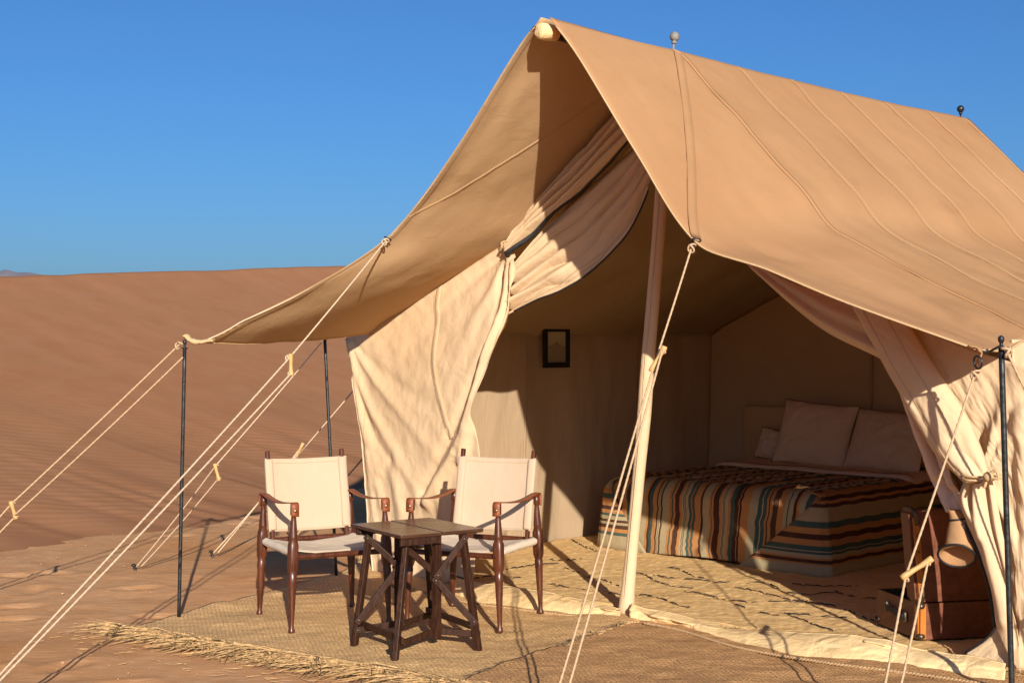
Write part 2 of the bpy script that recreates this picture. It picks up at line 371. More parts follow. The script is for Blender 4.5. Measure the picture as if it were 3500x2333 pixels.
def fly_pt(G_, ai, v):
    """point of a roof slope: ai in front rows (<0: -1..0) or metres back (>=0)"""
    r = (ai + 1) * NF if ai < 0 else NF + ai / 3.38 * (NB - 1)
    c = v * (NV - 1); r0, c0 = int(min(r, len(G_) - 2)), int(min(c, NV - 2)); fr, fc = r - r0, c - c0
    return (G_[r0, c0] * (1 - fr) * (1 - fc) + G_[r0 + 1, c0] * fr * (1 - fc) + G_[r0, c0 + 1] * (1 - fr) * fc + G_[r0 + 1, c0 + 1] * fr * fc)
def warp_fly(G_, sd):
    h, w = G_.shape[:2]; i, j = np.meshgrid(np.arange(h), np.arange(w), indexing='ij')
    dz = .010 * fbm(i * .12, j * .06, sd) + .004 * fbm(i * .5, j * .12, sd + 5)
    edge = np.clip(j / 6, 0, 1) * np.clip(i / 3, 0, 1); return G_ + UP * (dz * edge)[..., None]
RFLY, LFLY = warp_fly(RFLY, 61), warp_fly(LFLY, 71)
# soft puckers in the right slope next to the first seam
for ln, w_, am in (([(0.8834,6.5,1.884),(1.18,6.6,1.834),(1.422,6.6,1.632)], .10, -.012), ([(1.585,7.15,2.019),(1.994,6.9,1.725),(2.331,6.6,1.511)], .09, -.022), ([(1.867,6.9,1.725),(2.23,6.6,1.511)], .06, .014)):
    RFLY = fold(RFLY, ln, w_, am, UP)
for ln, w_, am in (([(0.1207,7.3,2.969),(-0.2027,7.7,2.534),(-0.5986,7.95,2.083)], .05, .018), ([(0.0877,7.35,2.867),(-0.277,7.8,2.381)], .03, -.012), ([(-0.6024,8,2.013),(-1.006,7.9,1.764),(-1.433,7.6,1.543)], .08, .02)):
    LFLY = fold(LFLY, ln, w_, am, UP)
flyR = mk('roof_slope', RFLY, gridF(*RFLY.shape[:2]), CANVAS_FLY, tent, solid=.003)
flyR['label'] = 'sunlit right slope of the canvas roof'
flyL = mk('roof_slope', LFLY, gridF(*LFLY.shape[:2], flip=True), CANVAS_UNDER, tent, solid=.003)
flyL['label'] = 'left awning slope seen from below, half in shade'
def strip(P, width, side_dir, lift, name, mat, parent, thick=.004):
    """flat raised band along P"""
    P = A(P); T_ = np.gradient(P, axis=0); T_ /= np.linalg.norm(T_, axis=1)[:, None]
    N = A(side_dir); N = N - T_ * (T_ @ N)[:, None]; N /= np.linalg.norm(N, axis=1)[:, None]; B_ = np.cross(T_, N)
    V = np.stack([P + B_ * width / 2 * i + N * (lift + thick * j) for i, j in ((-1, 0), (-.85, 1), (.85, 1), (1, 0))], 1)
    n = len(P); F = [tuple(r * 4 + k for k in (c, (c + 1) % 4)) + tuple((r + 1) * 4 + k for k in ((c + 1) % 4, c)) for r in range(n - 1) for c in range(4)]
    F += [(0, 1, 2, 3), tuple((n - 1) * 4 + k for k in (3, 2, 1, 0))]
    return mk(name, V, F, mat, parent)
vv = np.linspace(.02, .995, 70)
NR = A((.45, -.45, .77)); NL = A((-.45, .45, .77))
for a in (.0, .55, 1.10, 1.66, 2.21, 2.76, 3.31):
    strip([fly_pt(RFLY, a + .012 * math.sin(k * 30 + a), k) for k in vv], .034 if a == 0 else .022, NR, .002, 'seam', CANVAS_FLY, flyR, .007 if a == 0 else .005)
    mb = MB().tube([fly_pt(RFLY, a + .012 * math.sin(k * 30 + a), k) + DA * .014 + NR * .006 for k in vv], .0022, 4); mb.build('stitching', HEM, flyR)
vs = np.linspace(0, 1, 50)
strip([fly_pt(RFLY, -k * .985, .02 + k * .49) for k in vs], .055, NR, .002, 'corner_strap', CANVAS_FLY, flyR, .007)
mb = MB().tube([fly_pt(RFLY, -k * .985, .02 + k * .49) + DA * -.02 + DW * -.015 + NR * .008 for k in vs], .0018, 4); mb.build('stitching', STITCH, flyR)
strip([fly_pt(LFLY, -k * .985, .02 + k * .49) for k in vs], .026, -NL, .001, 'corner_strap', CANVAS_UNDER, flyL, .002)
strip([fly_pt(LFLY, -.985 + .0 * k, k) for k in np.linspace(.02, .98, 60)], .05, -NL, .001, 'hem_band', CANVAS_UNDER, flyL, .0015)
MB().tube(RFLY[0, 2:], .0085, 6, flat=.6).build('edge_hem', HEM, flyR)
MB().tube(LFLY[0, 2:], .0055, 6, flat=.6).build('edge_hem', WHITE_HEM, flyL)
MB().tube(RFLY[:NF + 12, -1], .009, 6, flat=.6).build('eave_hem', HEM, flyR)
MB().tube(LFLY[:NF + 12, -1], .008, 6, flat=.6).build('eave_hem', HEM, flyL)
# inner lining under the fly, back and side walls
def lining(side):
    P_ = (PROF if side < 0 else PROF_R) - A((.03, .055)); P_[0] = (0, 2.99)
    if side > 0: P_[-1] = (2.10, 1.44)
    v = np.linspace(0, 1, 60); pr = spl(P_, v); a = np.linspace(.06, 3.16, 50)
    return np.stack([T(k + 0 * v, side * pr[:, 0], pr[:, 1] - .02 * np.sin(math.pi * v) * abs(math.sin(k * 5.7)) + .004 * fbm(v * 14, v * 0 + k * 5, 81)) for k in a])
for sd, nm in ((-1, 'left inner slope of the roof lining'), (1, 'right inner slope of the roof lining')):
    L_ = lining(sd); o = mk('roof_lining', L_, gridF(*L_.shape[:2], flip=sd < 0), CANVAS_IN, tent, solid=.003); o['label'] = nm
def side_wall(side):
    a = np.linspace(-.28, 3.16, 170); z = np.linspace(0, 1.57 if side < 0 else 1.47, 60); Aa, Zz = np.meshgrid(a, z, indexing='ij')
    t = 1 - Zz / 1.57; w = side * (2.10 + .024 * fbm(Aa * 2.2 + Zz * .3, Zz * .5, 91) + .010 * np.sin(Aa * 11 + 1.6 * np.sin(Aa * 4) + Zz * .8) * (.2 + t) * (.5 + .5 * vnoise(Aa * 1.5, Zz, 92)) + .007 * fbm(Aa * 6 - Zz * 1.2, Zz * 1.1, 94) + .03 * t)
    return T(Aa, w, Zz)
for sd, nm in ((-1, 'left inside wall, partly in sun'), (1, 'right side wall')):
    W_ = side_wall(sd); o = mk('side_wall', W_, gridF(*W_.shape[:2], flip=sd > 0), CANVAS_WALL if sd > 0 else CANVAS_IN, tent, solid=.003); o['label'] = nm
    if sd < 0:
        strip(T(np.linspace(-.2, 3.14, 60), -2.085, 1.555 - .008 * np.sin(np.linspace(0, 14, 60))), .03, DW, .0, 'wall_seam', CANVAS_IN, o)
        for aa in (.98, 2.2):
            k = [int(np.abs(np.linspace(-.28, 3.16, 170) - aa).argmin())] * 58
            strip(W_[k[0], 2:58], .022, DW, .002, 'wall_seam', CANVAS_IN, o)
ww = np.linspace(-2.2, 2.2, 120); zz = np.linspace(0, 1, 50)
topz = np.interp(np.abs(ww), PROF[:, 0], PROF[:, 1]) - .05
Wg, Zg = np.meshgrid(ww, zz); Zg = Zg * topz[None]
Bk = T(3.15 + .014 * fbm(Wg * 1.6, Zg * .8, 101) - .012 * np.exp(-((Wg + .55 - .25 * (Zg - 1)) / .1) ** 2) * np.clip(Zg, 0, 1), Wg, Zg)
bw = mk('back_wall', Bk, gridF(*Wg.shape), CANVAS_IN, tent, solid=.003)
strip(T(3.13, -.62 + 0 * zz, zz * 2.3), .022, -DA, .0, 'wall_seam', CANVAS_IN, bw)

# front wall, left panel: gathered at the tie
TIE = A((-0.0104,8.49,2.042)); TIE2 = A((2.058,6.191,0.8739))
def panel(top, bot, left, right, nv=110, nu=110): return coons(top, bot, left, right, nv, nu)
V = panel([(-1.081,9.194,1.523),(-0.7834,9.012,1.704),(-0.4471,8.8,1.87),(-0.2012,8.649,2.001),(-0.0104,8.497,2.059)], [(-0.8754,8.993,-0.0034),(-0.5755,8.704,-0.01),(-0.228,8.369,0.0411)], [(-1.081,9.194,1.523),(-1.036,9.15,1.338),(-0.986,9.1,1.06),(-0.9427,9.058,0.7014),(-0.912,9.028,0.317),(-0.8754,8.993,-0.0034)],
          [(-0.0104,8.497,2.059),(0.0358,8.352,1.905),(0,8.251,1.702),(-0.0654,8.212,1.475),(-0.1524,8.296,1.242),(-0.2149,8.356,1.028),(-0.1887,8.331,0.7819),(-0.2044,8.346,0.4026),(-0.228,8.369,0.0411)])
for ln, w_, am in (
    ([(-0.0207,8.458,1.981),(-0.1701,8.419,1.708),(-0.3534,8.49,1.346),(-0.4631,8.596,1.082)], (.02, .10), (.030, .0)), ([(0,8.428,1.966),(-0.0658,8.264,1.627),(-0.1783,8.321,1.272),(-0.2996,8.438,0.8818),(-0.5049,8.636,0.4984)], (.020, .045), (.045, .055)),
    ([(0.0231,8.386,1.938),(-0.0101,8.209,1.626),(-0.1163,8.261,1.298),(-0.2333,8.374,1.014),(-0.2943,8.433,0.7531)], (.018, .035), (.050, .04)), ([(-0.0414,8.452,1.942),(-0.1472,8.291,1.526),(-0.2597,8.399,1.219),(-0.3806,8.516,0.9026),(-0.5528,8.682,0.5464)], (.015, .03), (-.03, -.03)),
    ([(0.0051,8.333,1.833),(-0.0654,8.212,1.525),(-0.1679,8.311,1.246),(-0.257,8.397,0.9617)], (.010, .012), (-.03, -.02)), ([(-0.0678,8.525,2.011),(-0.3623,8.703,1.85),(-0.669,8.885,1.681)], (.02, .04), (.03, .008)), ([(-0.0676,8.497,1.97),(-0.3057,8.609,1.793),(-0.5755,8.704,1.53),(-0.7495,8.872,1.26)], (.02, .09), (-.02, -.006)),
    ([(-1.055,9.169,1.492),(-0.8997,9.017,1.257),(-0.6617,8.787,0.9928),(-0.4354,8.569,0.7418)], (.015, .05), (.022, .006)), ([(-1.049,9.162,1.464),(-0.9458,9.061,1.145),(-0.7792,8.9,0.8506),(-0.5755,8.704,0.5442)], (.014, .05), (.024, .010)), ([(-1.036,9.15,1.422),(-0.955,9.07,1.006),(-0.8391,8.958,0.6548)], (.012, .04), (.022, .012)),
    ([(-1.046,9.159,1.478),(-0.8391,8.958,1.286),(-0.5189,8.649,1.079)], (.02, .05), (-.014, -.006)), ([(-1.017,9.131,1.282),(-0.8997,9.017,0.9256),(-0.72,8.843,0.665)], (.014, .03), (-.014, -.008)), ([(-1.008,9.121,1.227),(-0.915,9.031,0.7865),(-0.809,8.929,0.4387)], (.012, .04), (.018, .012)),
    ([(-0.915,9.031,0.7589),(-0.8693,8.987,0.3771),(-0.809,8.929,0.0561)], (.03, .03), (.012, .014)), ([(-0.7347,8.858,0.6637),(-0.6762,8.801,0.3455),(-0.6327,8.759,0.0022)], (.05, .05), (.018, .022)), ([(-0.4354,8.569,0.6369),(-0.4079,8.542,0.3257),(-0.3806,8.516,0.0424)], (.04, .05), (.02, .03))):
    V = fold(V, ln, w_, am, OUT)
h_, w_ = V.shape[:2]; i_, j_ = np.meshgrid(np.arange(h_), np.arange(w_), indexing='ij')
V = V + OUT * (.0032 * fbm(i_ * .20 - j_ * .12, j_ * .14 + i_ * .10, 111, 4))[..., None]
fw = mk('front_wall', V, gridF(h_, w_), CANVAS_WALL, tent, solid=.003); fw['label'] = 'sunlit cream front wall panel left of the door'
P_ = catmull([(-0.4234,8.755,1.863),(-0.4855,8.715,1.717),(-0.5071,8.629,1.561),(-0.4899,8.605,1.345),(-0.4345,8.551,1.083),(-0.3798,8.499,0.8777)], 60)
def onto(V, P, off):
    """drop points onto the panel surface V along the wall's outward direction"""
    Q = V.reshape(-1, 3); out = []
    for p in P:
        d = Q - p; d = d - np.outer(d @ OUT, OUT); q = Q[np.argmin((d ** 2).sum(1))]; out.append(p + OUT * (np.dot(q - p, OUT) + off))
    out = A(out); k = np.ones(5) / 5
    return np.stack([np.convolve(np.pad(out[:, c], 2, 'edge'), k, 'valid') for c in range(3)], 1)
strip(onto(V, P_, .003), .045, OUT, .0, 'seam_band', CANVAS_WALL, fw, .004)
for dx in (-.024, .024):
    MB().tube(onto(V, P_ + DW * dx, .007), .0018, 4).build('stitching', HEM, fw)
MB().tube(V[:, 0] + OUT * .002, .006, 6).build('edge_hem', WHITE_HEM, fw)
MB().tube(V[:, 5] + OUT * .003, .0013, 4).build('stitching', HEM, fw)
MB().tube(onto(V, catmull([(-0.3426,8.479,0.0692),(-0.2943,8.433,0.0665),(-0.228,8.369,0.0513)], 20), .004), .004, 5).build('piping', PIPING, fw)

# two gathered door curtains under the left roof slope
V = panel([(-0.0104,8.497,2.059),(0.0776,8.449,2.2),(0.1896,8.37,2.316),(0.388,8.23,2.528),(0.6149,8.068,2.764),(0.7875,7.94,2.933)], [(0.0103,8.428,1.981),(0.1179,8.374,2.07),(0.2185,8.301,2.167),(0.4213,8.145,2.333),(0.6678,7.963,2.566),(0.8087,7.864,2.721)],
          [(-0.0104,8.497,2.059),(0.0026,8.461,2.02),(0.0103,8.428,1.981)], [(0.7875,7.94,2.933),(0.8025,7.897,2.823),(0.8087,7.864,2.721)], 46, 120)
V = V + OUT * .03
for ln, w_, am in (([(0,8.428,2.028),(0.1883,8.311,2.251),(0.4094,8.156,2.486),(0.6684,7.97,2.755)], (.03, .05), (.05, .05)), ([(0.0051,8.4,1.995),(0.2004,8.287,2.206),(0.4202,8.124,2.407),(0.6889,7.925,2.663)], (.025, .05), (.05, .045)),
                   ([(0.0052,8.415,2.017),(0.1931,8.301,2.23),(0.4137,8.141,2.447),(0.6788,7.949,2.715)], (.012, .02), (-.03, -.03)), ([(0.036,8.401,2.042),(0.1627,8.306,2.136),(0.3111,8.197,2.278)], (.012, .012), (-.02, -.005)),
                   ([(0.0232,8.428,2.082),(0.1885,8.32,2.285),(0.4581,8.133,2.583)], (.010, .016), (-.03, -.02))):
    V = fold(V, ln, w_, am, OUT)
h_, w_ = V.shape[:2]; i_, j_ = np.meshgrid(np.arange(h_), np.arange(w_), indexing='ij')
V = V + OUT * (.055 * (np.abs(np.sin(i_ * .26 + .9 * vnoise(j_ * .05, i_ * .1, 122))) ** .8 - .6) + .004 * fbm(i_ * .5, j_ * .09, 121))[..., None]
dc = mk('door_curtain', V, gridF(h_, w_), CANVAS_WALL, tent, solid=.003); dc['label'] = 'upper rolled door curtain gathered at the tie'
MB().tube(V[-1] - OUT * .005 - UP * .006, np.interp(np.linspace(0, 1, w_), [0, .12, .35, 1], [.018, .018, .009, .006]), 6).build('piping', PIPING, dc)
V = panel([(0.0155,8.441,1.925),(0.2199,8.354,2.161),(0.4241,8.199,2.333),(0.6768,8.011,2.571),(0.8142,7.917,2.729)], [(-0.0406,8.282,1.607),(0.1498,8.159,1.7),(0.2814,8.066,1.751),(0.461,7.968,1.869),(0.6509,7.905,2.067),(0.7644,7.853,2.296)],
          [(0.0155,8.441,1.925),(0,8.342,1.756),(-0.0406,8.282,1.607)], [(0.8142,7.917,2.729),(0.7958,7.878,2.511),(0.7644,7.853,2.296)], 70, 110)
for ln, w_, am in (([(0.0103,8.385,1.835),(0.3128,8.241,2.081),(0.599,8.02,2.309),(0.7838,7.903,2.563)], (.02, .07), (.035, .02)), ([(0,8.342,1.756),(0.2859,8.194,1.952),(0.5501,8.023,2.138),(0.7687,7.873,2.39)], (.018, .05), (.035, .025)),
                   ([(-0.0153,8.314,1.692),(0.2348,8.159,1.825),(0.4779,8.049,2.017),(0.7561,7.866,2.317)], (.018, .03), (.035, .02)), ([(0.0051,8.364,1.796),(0.2871,8.228,2.004),(0.5513,8.041,2.213)], (.012, .03), (-.025, -.01)),
                   ([(-0.0102,8.328,1.72),(0.2603,8.177,1.888),(0.5262,8.033,2.089)], (.012, .02), (-.025, -.012)), ([(-0.0254,8.295,1.648),(0.1601,8.173,1.735),(0.3793,8.048,1.869)], (.010, .012), (-.02, -.01))):
    V = fold(V, ln, w_, am, OUT)
h_, w_ = V.shape[:2]; i_, j_ = np.meshgrid(np.arange(h_), np.arange(w_), indexing='ij')
V = V + OUT * (.05 * (np.abs(np.sin(i_ * .20 + 1.2 * vnoise(j_ * .04, i_ * .08, 132))) ** .8 - .6) * np.linspace(1, .5, w_)[None] + .004 * fbm(i_ * .3, j_ * .08, 131))[..., None]
dc = mk('door_curtain', V, gridF(h_, w_), CANVAS_WALL, tent, solid=.003); dc['label'] = 'lower door curtain sweeping to the middle pole'
for r_ in (-6, -9): MB().tube(V[r_, 10:] + OUT * .003, .0013, 4).build('stitching', HEM, dc)
MB().tube(V[-1, 8:] + OUT * .002, .0055, 6).build('piping', PIPING, dc)
# tie around the gather
tb = MB()
for k in range(3):
    th = np.linspace(0, 2 * math.pi, 20); c = TIE + OUT * .03 + DW * .012 * k - UP * (.012 * k)
    tb.tube(c + (DW * .030 + UP * .012)[None] * np.cos(th)[:, None] + OUT * (.035 * np.sin(th))[:, None] + UP * (.014 * np.sin(th + k))[:, None], .008, 6, cap=False, flat=.5)
tb.tube(catmull([TIE + OUT * .07, TIE + OUT * .085 + DW * .045 + UP * .008, TIE + OUT * .07 + DW * .085 + UP * .016], 10), .008, 6, flat=.5)
tb.tube(catmull([TIE + OUT * .07, TIE + OUT * .085 + DW * .02 - UP * .012, TIE + OUT * .075 - DW * .012 - UP * .04], 10), .009, 6, flat=.5)
tb.sphere(TIE + OUT * .07 + DW * .01, .018)
o = tb.build('tie_tape', HEM, tent); o['label'] = 'knotted tie holding the left door curtains'

# right side of the doorway
V = panel([(1.176,7.329,1.91),(1.407,7.027,1.751),(1.624,6.769,1.637),(1.814,6.556,1.51)], [(1.201,7.295,1.892),(1.346,7.045,1.683),(1.512,6.825,1.508),(1.749,6.614,1.365),(1.862,6.513,1.231)],
          [(1.176,7.329,1.91),(1.187,7.315,1.902),(1.201,7.295,1.892)], [(1.814,6.556,1.51),(1.838,6.534,1.37),(1.862,6.513,1.231)], 50, 90)
for ln, w_, am in (([(1.198,7.299,1.892),(1.366,7.038,1.704),(1.53,6.809,1.544),(1.765,6.599,1.399)], (.02, .03), (.05, .05)), ([(1.213,7.286,1.896),(1.405,7.017,1.729),(1.569,6.799,1.6),(1.782,6.584,1.49)], (.02, .05), (.04, .05)),
                   ([(1.23,7.256,1.872),(1.393,7.013,1.703),(1.55,6.804,1.575),(1.765,6.599,1.45)], (.010, .02), (-.03, -.03))): V = fold(V, ln, w_, am, OUT)
dr = mk('door_curtain', V, gridF(*V.shape[:2]), CANVAS_WALL, tent, solid=.003); dr['label'] = 'door curtain bunched under the right roof edge'
V = panel([(1.702,6.668,1.43),(1.752,6.624,1.409),(1.825,6.559,1.35)], [(1.962,6.437,0.6915),(1.998,6.405,0.6854),(2.043,6.364,0.6708)],
          [(1.702,6.668,1.43),(1.765,6.613,1.345),(1.794,6.587,1.248),(1.846,6.54,1.06),(1.905,6.488,0.8542),(1.962,6.437,0.6915)], [(1.825,6.559,1.35),(1.897,6.495,1.132),(1.975,6.426,0.919),(2.043,6.364,0.6708)], 90, 40)
for ln, w_, am in (([(1.735,6.639,1.405),(1.809,6.574,1.249),(1.862,6.526,1.07),(1.928,6.467,0.8561)], (.02, .02), (.04, .04)), ([(1.768,6.61,1.369),(1.849,6.538,1.17),(1.912,6.481,0.9739),(1.975,6.426,0.7813)], (.014, .02), (-.035, -.03)),
                   ([(1.801,6.581,1.349),(1.897,6.495,1.092),(1.99,6.412,0.822)], (.02, .03), (.04, .05))): V = fold(V, ln, w_, am, OUT)
h_, w_ = V.shape[:2]; i_, j_ = np.meshgrid(np.arange(h_), np.arange(w_), indexing='ij')
V = V + OUT * (.005 * fbm(i_ * .3, j_ * .2, 141))[..., None]
dr = mk('door_curtain', V, gridF(h_, w_), LINEN, tent, solid=.003); dr['label'] = 'thin inner curtain hanging along the right of the door'
V = panel([(1.585,6.735,1.685),(1.689,6.614,1.632),(1.802,6.477,1.559)], [(1.987,6.267,0.8553),(2.026,6.22,0.8446),(2.08,6.184,0.8632)],
          [(1.585,6.735,1.685),(1.644,6.6,1.511),(1.731,6.509,1.31),(1.816,6.42,1.116),(1.893,6.351,0.964),(1.987,6.267,0.8553)], [(1.802,6.477,1.559),(1.9,6.372,1.343),(2.003,6.267,1.143),(2.061,6.201,0.9565),(2.08,6.184,0.8632)], 90, 44)
h_, w_ = V.shape[:2]; uu = np.linspace(-1, 1, w_); V = V + OUT * (.055 * np.sqrt(np.clip(1 - uu ** 2, 0, 1)))[None, :, None]
for ln, w_, am in (([(1.816,6.353,1.139),(1.923,6.258,0.9711),(2,6.189,0.8722)], (.03, .018), (.0, .02)), ([(1.893,6.285,1.123),(1.983,6.204,0.9562),(2.034,6.159,0.875)], (.03, .018), (.0, -.02)), ([(1.769,6.395,1.235),(1.878,6.298,1.026),(1.986,6.202,0.8691)], (.02, .015), (-.01, -.015))): V = fold(V, ln, w_, am, OUT)
h_, w_ = V.shape[:2]; i_, j_ = np.meshgrid(np.arange(h_), np.arange(w_), indexing='ij'); V = V + OUT * (.003 * fbm(i_ * .15, j_ * .2, 151))[..., None]
dr = mk('door_curtain', V, gridF(h_, w_), CANVAS_WALL, tent, solid=.003); dr['label'] = 'wide folded door flap drawn down to the right tie'
for c_ in (12, 30): MB().tube(V[:84, c_] + OUT * .003, .0013, 4).build('stitching', HEM, dr)
# flap below the tie
V = panel([(1.99,6.264,0.8479),(2.026,6.22,0.8408),(2.088,6.178,0.86)], [(2.119,6.203,0.2063),(2.149,6.163,0.1107),(2.19,6.121,0.026)],
          [(1.99,6.264,0.8479),(1.975,6.278,0.7678),(2.002,6.254,0.6652),(2.056,6.219,0.5172),(2.101,6.206,0.3672),(2.119,6.203,0.2063)], [(2.088,6.178,0.86),(2.12,6.162,0.6767),(2.155,6.143,0.4347),(2.19,6.121,0.026)], 100, 60)
for ln, w_, am in (([(2.005,6.238,0.8428),(1.987,6.254,0.7608),(2.04,6.207,0.6141)], (.012, .02), (.03, .02)), ([(2.031,6.214,0.8451),(2.034,6.212,0.7085),(2.08,6.184,0.5225),(2.131,6.166,0.261)], (.014, .05), (.035, .03)), ([(2.058,6.191,0.8512),(2.077,6.174,0.6752),(2.117,6.152,0.4708),(2.166,6.131,0.155)], (.012, .02), (-.03, -.02)),
                   ([(2.017,6.228,0.84),(2.014,6.23,0.7063),(2.061,6.201,0.5389)], (.010, .016), (-.025, -.015)), ([(2.072,6.178,0.8524),(2.105,6.162,0.6201),(2.152,6.145,0.3026)], (.012, .03), (.03, .02))): V = fold(V, ln, w_, am, OUT)
dr = mk('door_curtain', V, gridF(*V.shape[:2]), CANVAS_WALL, tent, solid=.003); dr['label'] = 'sunlit flap hanging below the right tie'
MB().tube(onto(V, catmull([(2.023,6.302,0.6688),(2.079,6.253,0.516),(2.111,6.224,0.3641),(2.12,6.216,0.2132)], 40), -.012) - DW * .008, .008, 6).build('piping', PIPING, dr)
MB().tube(catmull([(2.124,6.212,0.2901),(2.113,6.208,0.2224),(2.075,6.242,0.1545),(2.007,6.303,0.084)], 24), .006, 6).build('piping', PIPING, dr)
# cone-like sleeve of the rolled door
def ring(c, rx, ry, n=28, tilt=0., front=0.):
    th = np.linspace(0, 2 * math.pi, n); return A(c) + DW * (rx * np.cos(th))[:, None] + OUT * (ry * np.sin(th))[:, None] + UP * (tilt * np.cos(th) + front * np.sin(th))[:, None]
rings = [ring((1.971,6.349,0.7115), .022, .03), ring((1.983,6.338,0.6779), .030, .035, tilt=.004), ring((1.982,6.325,0.633), .044, .04, tilt=.01), ring((1.979,6.315,0.5609), .060, .05, tilt=.018), ring((1.971,6.308,0.5116), .084, .060, tilt=.018, front=.055)]
V = catmull(np.stack(rings).reshape(5, -1), 30).reshape(30, -1, 3)
for ln, w_, am in (([(1.936,6.3,0.6594),(1.97,6.256,0.6228),(2.011,6.233,0.6106)], .010, -.016), ([(1.921,6.3,0.6015),(1.967,6.245,0.5783),(2.016,6.215,0.575)], .012, -.014), ([(1.93,6.292,0.6315),(1.982,6.232,0.5992)], .010, .012)): V = fold(V, ln, w_, am, OUT)
sl = mk('rolled_sleeve', V, gridF(*V.shape[:2]), CANVAS_FLY, tent, solid=.003); sl['label'] = 'end of the rolled door flap with black edging'
MB().tube(V[-1], .0055, 6, cap=False).build('piping', PIPING, sl)
MB().tube(V[6] + (V[6] - V[6].mean(0)) * .05, .005, 6, cap=False).build('strap', PIPING, sl)
# right front wall outside the doorway
V = panel([(1.746,6.602,1.575),(1.919,6.436,1.486),(2.086,6.286,1.408),(2.325,6.057,1.317)], [(2.017,6.335,0.0694),(2.127,6.237,0.0183),(2.212,6.156,-0.0009),(2.334,6.034,-0.0459)],
          [(1.746,6.602,1.575),(1.872,6.477,1.331),(1.996,6.367,1.119),(2.089,6.284,0.8922),(2.115,6.26,0.6644),(2.145,6.234,0.4005),(2.127,6.25,0.2066),(2.017,6.335,0.0694)], [(2.325,6.057,1.317),(2.332,6.051,0.6907),(2.334,6.034,-0.0459)], 110, 100)
for ln, w_, am in (([(2.095,6.278,0.8735),(2.145,6.234,1.126),(2.219,6.163,1.318)], (.016, .06), (.05, .02)), ([(2.095,6.278,0.8696),(2.13,6.247,1.068),(2.202,6.18,1.28)], (.012, .05), (-.03, -.02)), ([(2.098,6.276,0.866),(2.188,6.194,1.052),(2.284,6.098,1.189)], (.014, .05), (.04, .02)),
                   ([(2.083,6.289,0.911),(2.071,6.3,1.045),(2.115,6.26,1.182)], (.012, .05), (-.03, -.01)), ([(2.098,6.276,0.8545),(2.188,6.194,0.6158),(2.219,6.163,0.2992)], (.015, .04), (.04, .03)), ([(2.098,6.276,0.8353),(2.145,6.234,0.5532),(2.188,6.194,0.1986)], (.014, .03), (-.03, -.02)),
                   ([(2.202,6.18,0.4285),(2.219,6.163,0.2426),(2.188,6.194,0.0659)], (.03, .03), (.03, .03)), ([(2.219,6.163,1.148),(2.23,6.152,0.6779),(2.25,6.132,0.2113)], (.04, .04), (.04, .03))): V = fold(V, ln, w_, am, OUT)
h_, w_ = V.shape[:2]; i_, j_ = np.meshgrid(np.arange(h_), np.arange(w_), indexing='ij'); V = V + OUT * (.005 * fbm(i_ * .16, j_ * .16, 161, 4))[..., None]
fr = mk('front_wall', V, gridF(h_, w_), CANVAS_WALL, tent, solid=.003); fr['label'] = 'front wall panel behind the right awning pole'
tb = MB()
for k in range(2):
    th = np.linspace(0, 2 * math.pi, 24); tb.tube(A((2.028,6.191,0.8625)) + UP * (.016 * k) + DW * (.062 * np.cos(th))[:, None] + OUT * (.07 * np.sin(th))[:, None], .008, 6, cap=False, flat=.6)
c = A((2.032,6.067,0.8854)); tb.sphere(c, .022)
tb.tube(catmull([c, c + DW * .03 + UP * .03, c + DW * .045 - UP * .005, c], 14), .007, 6); tb.tube(catmull([c, c - DW * .02 - UP * .05], 6), .007, 6); tb.tube(catmull([c, c + DW * .05 - UP * .005 - OUT * .06], 6), .008, 6)
o = tb.build('tie_tape', HEM, tent); o['label'] = 'knotted tie holding the right door flap'
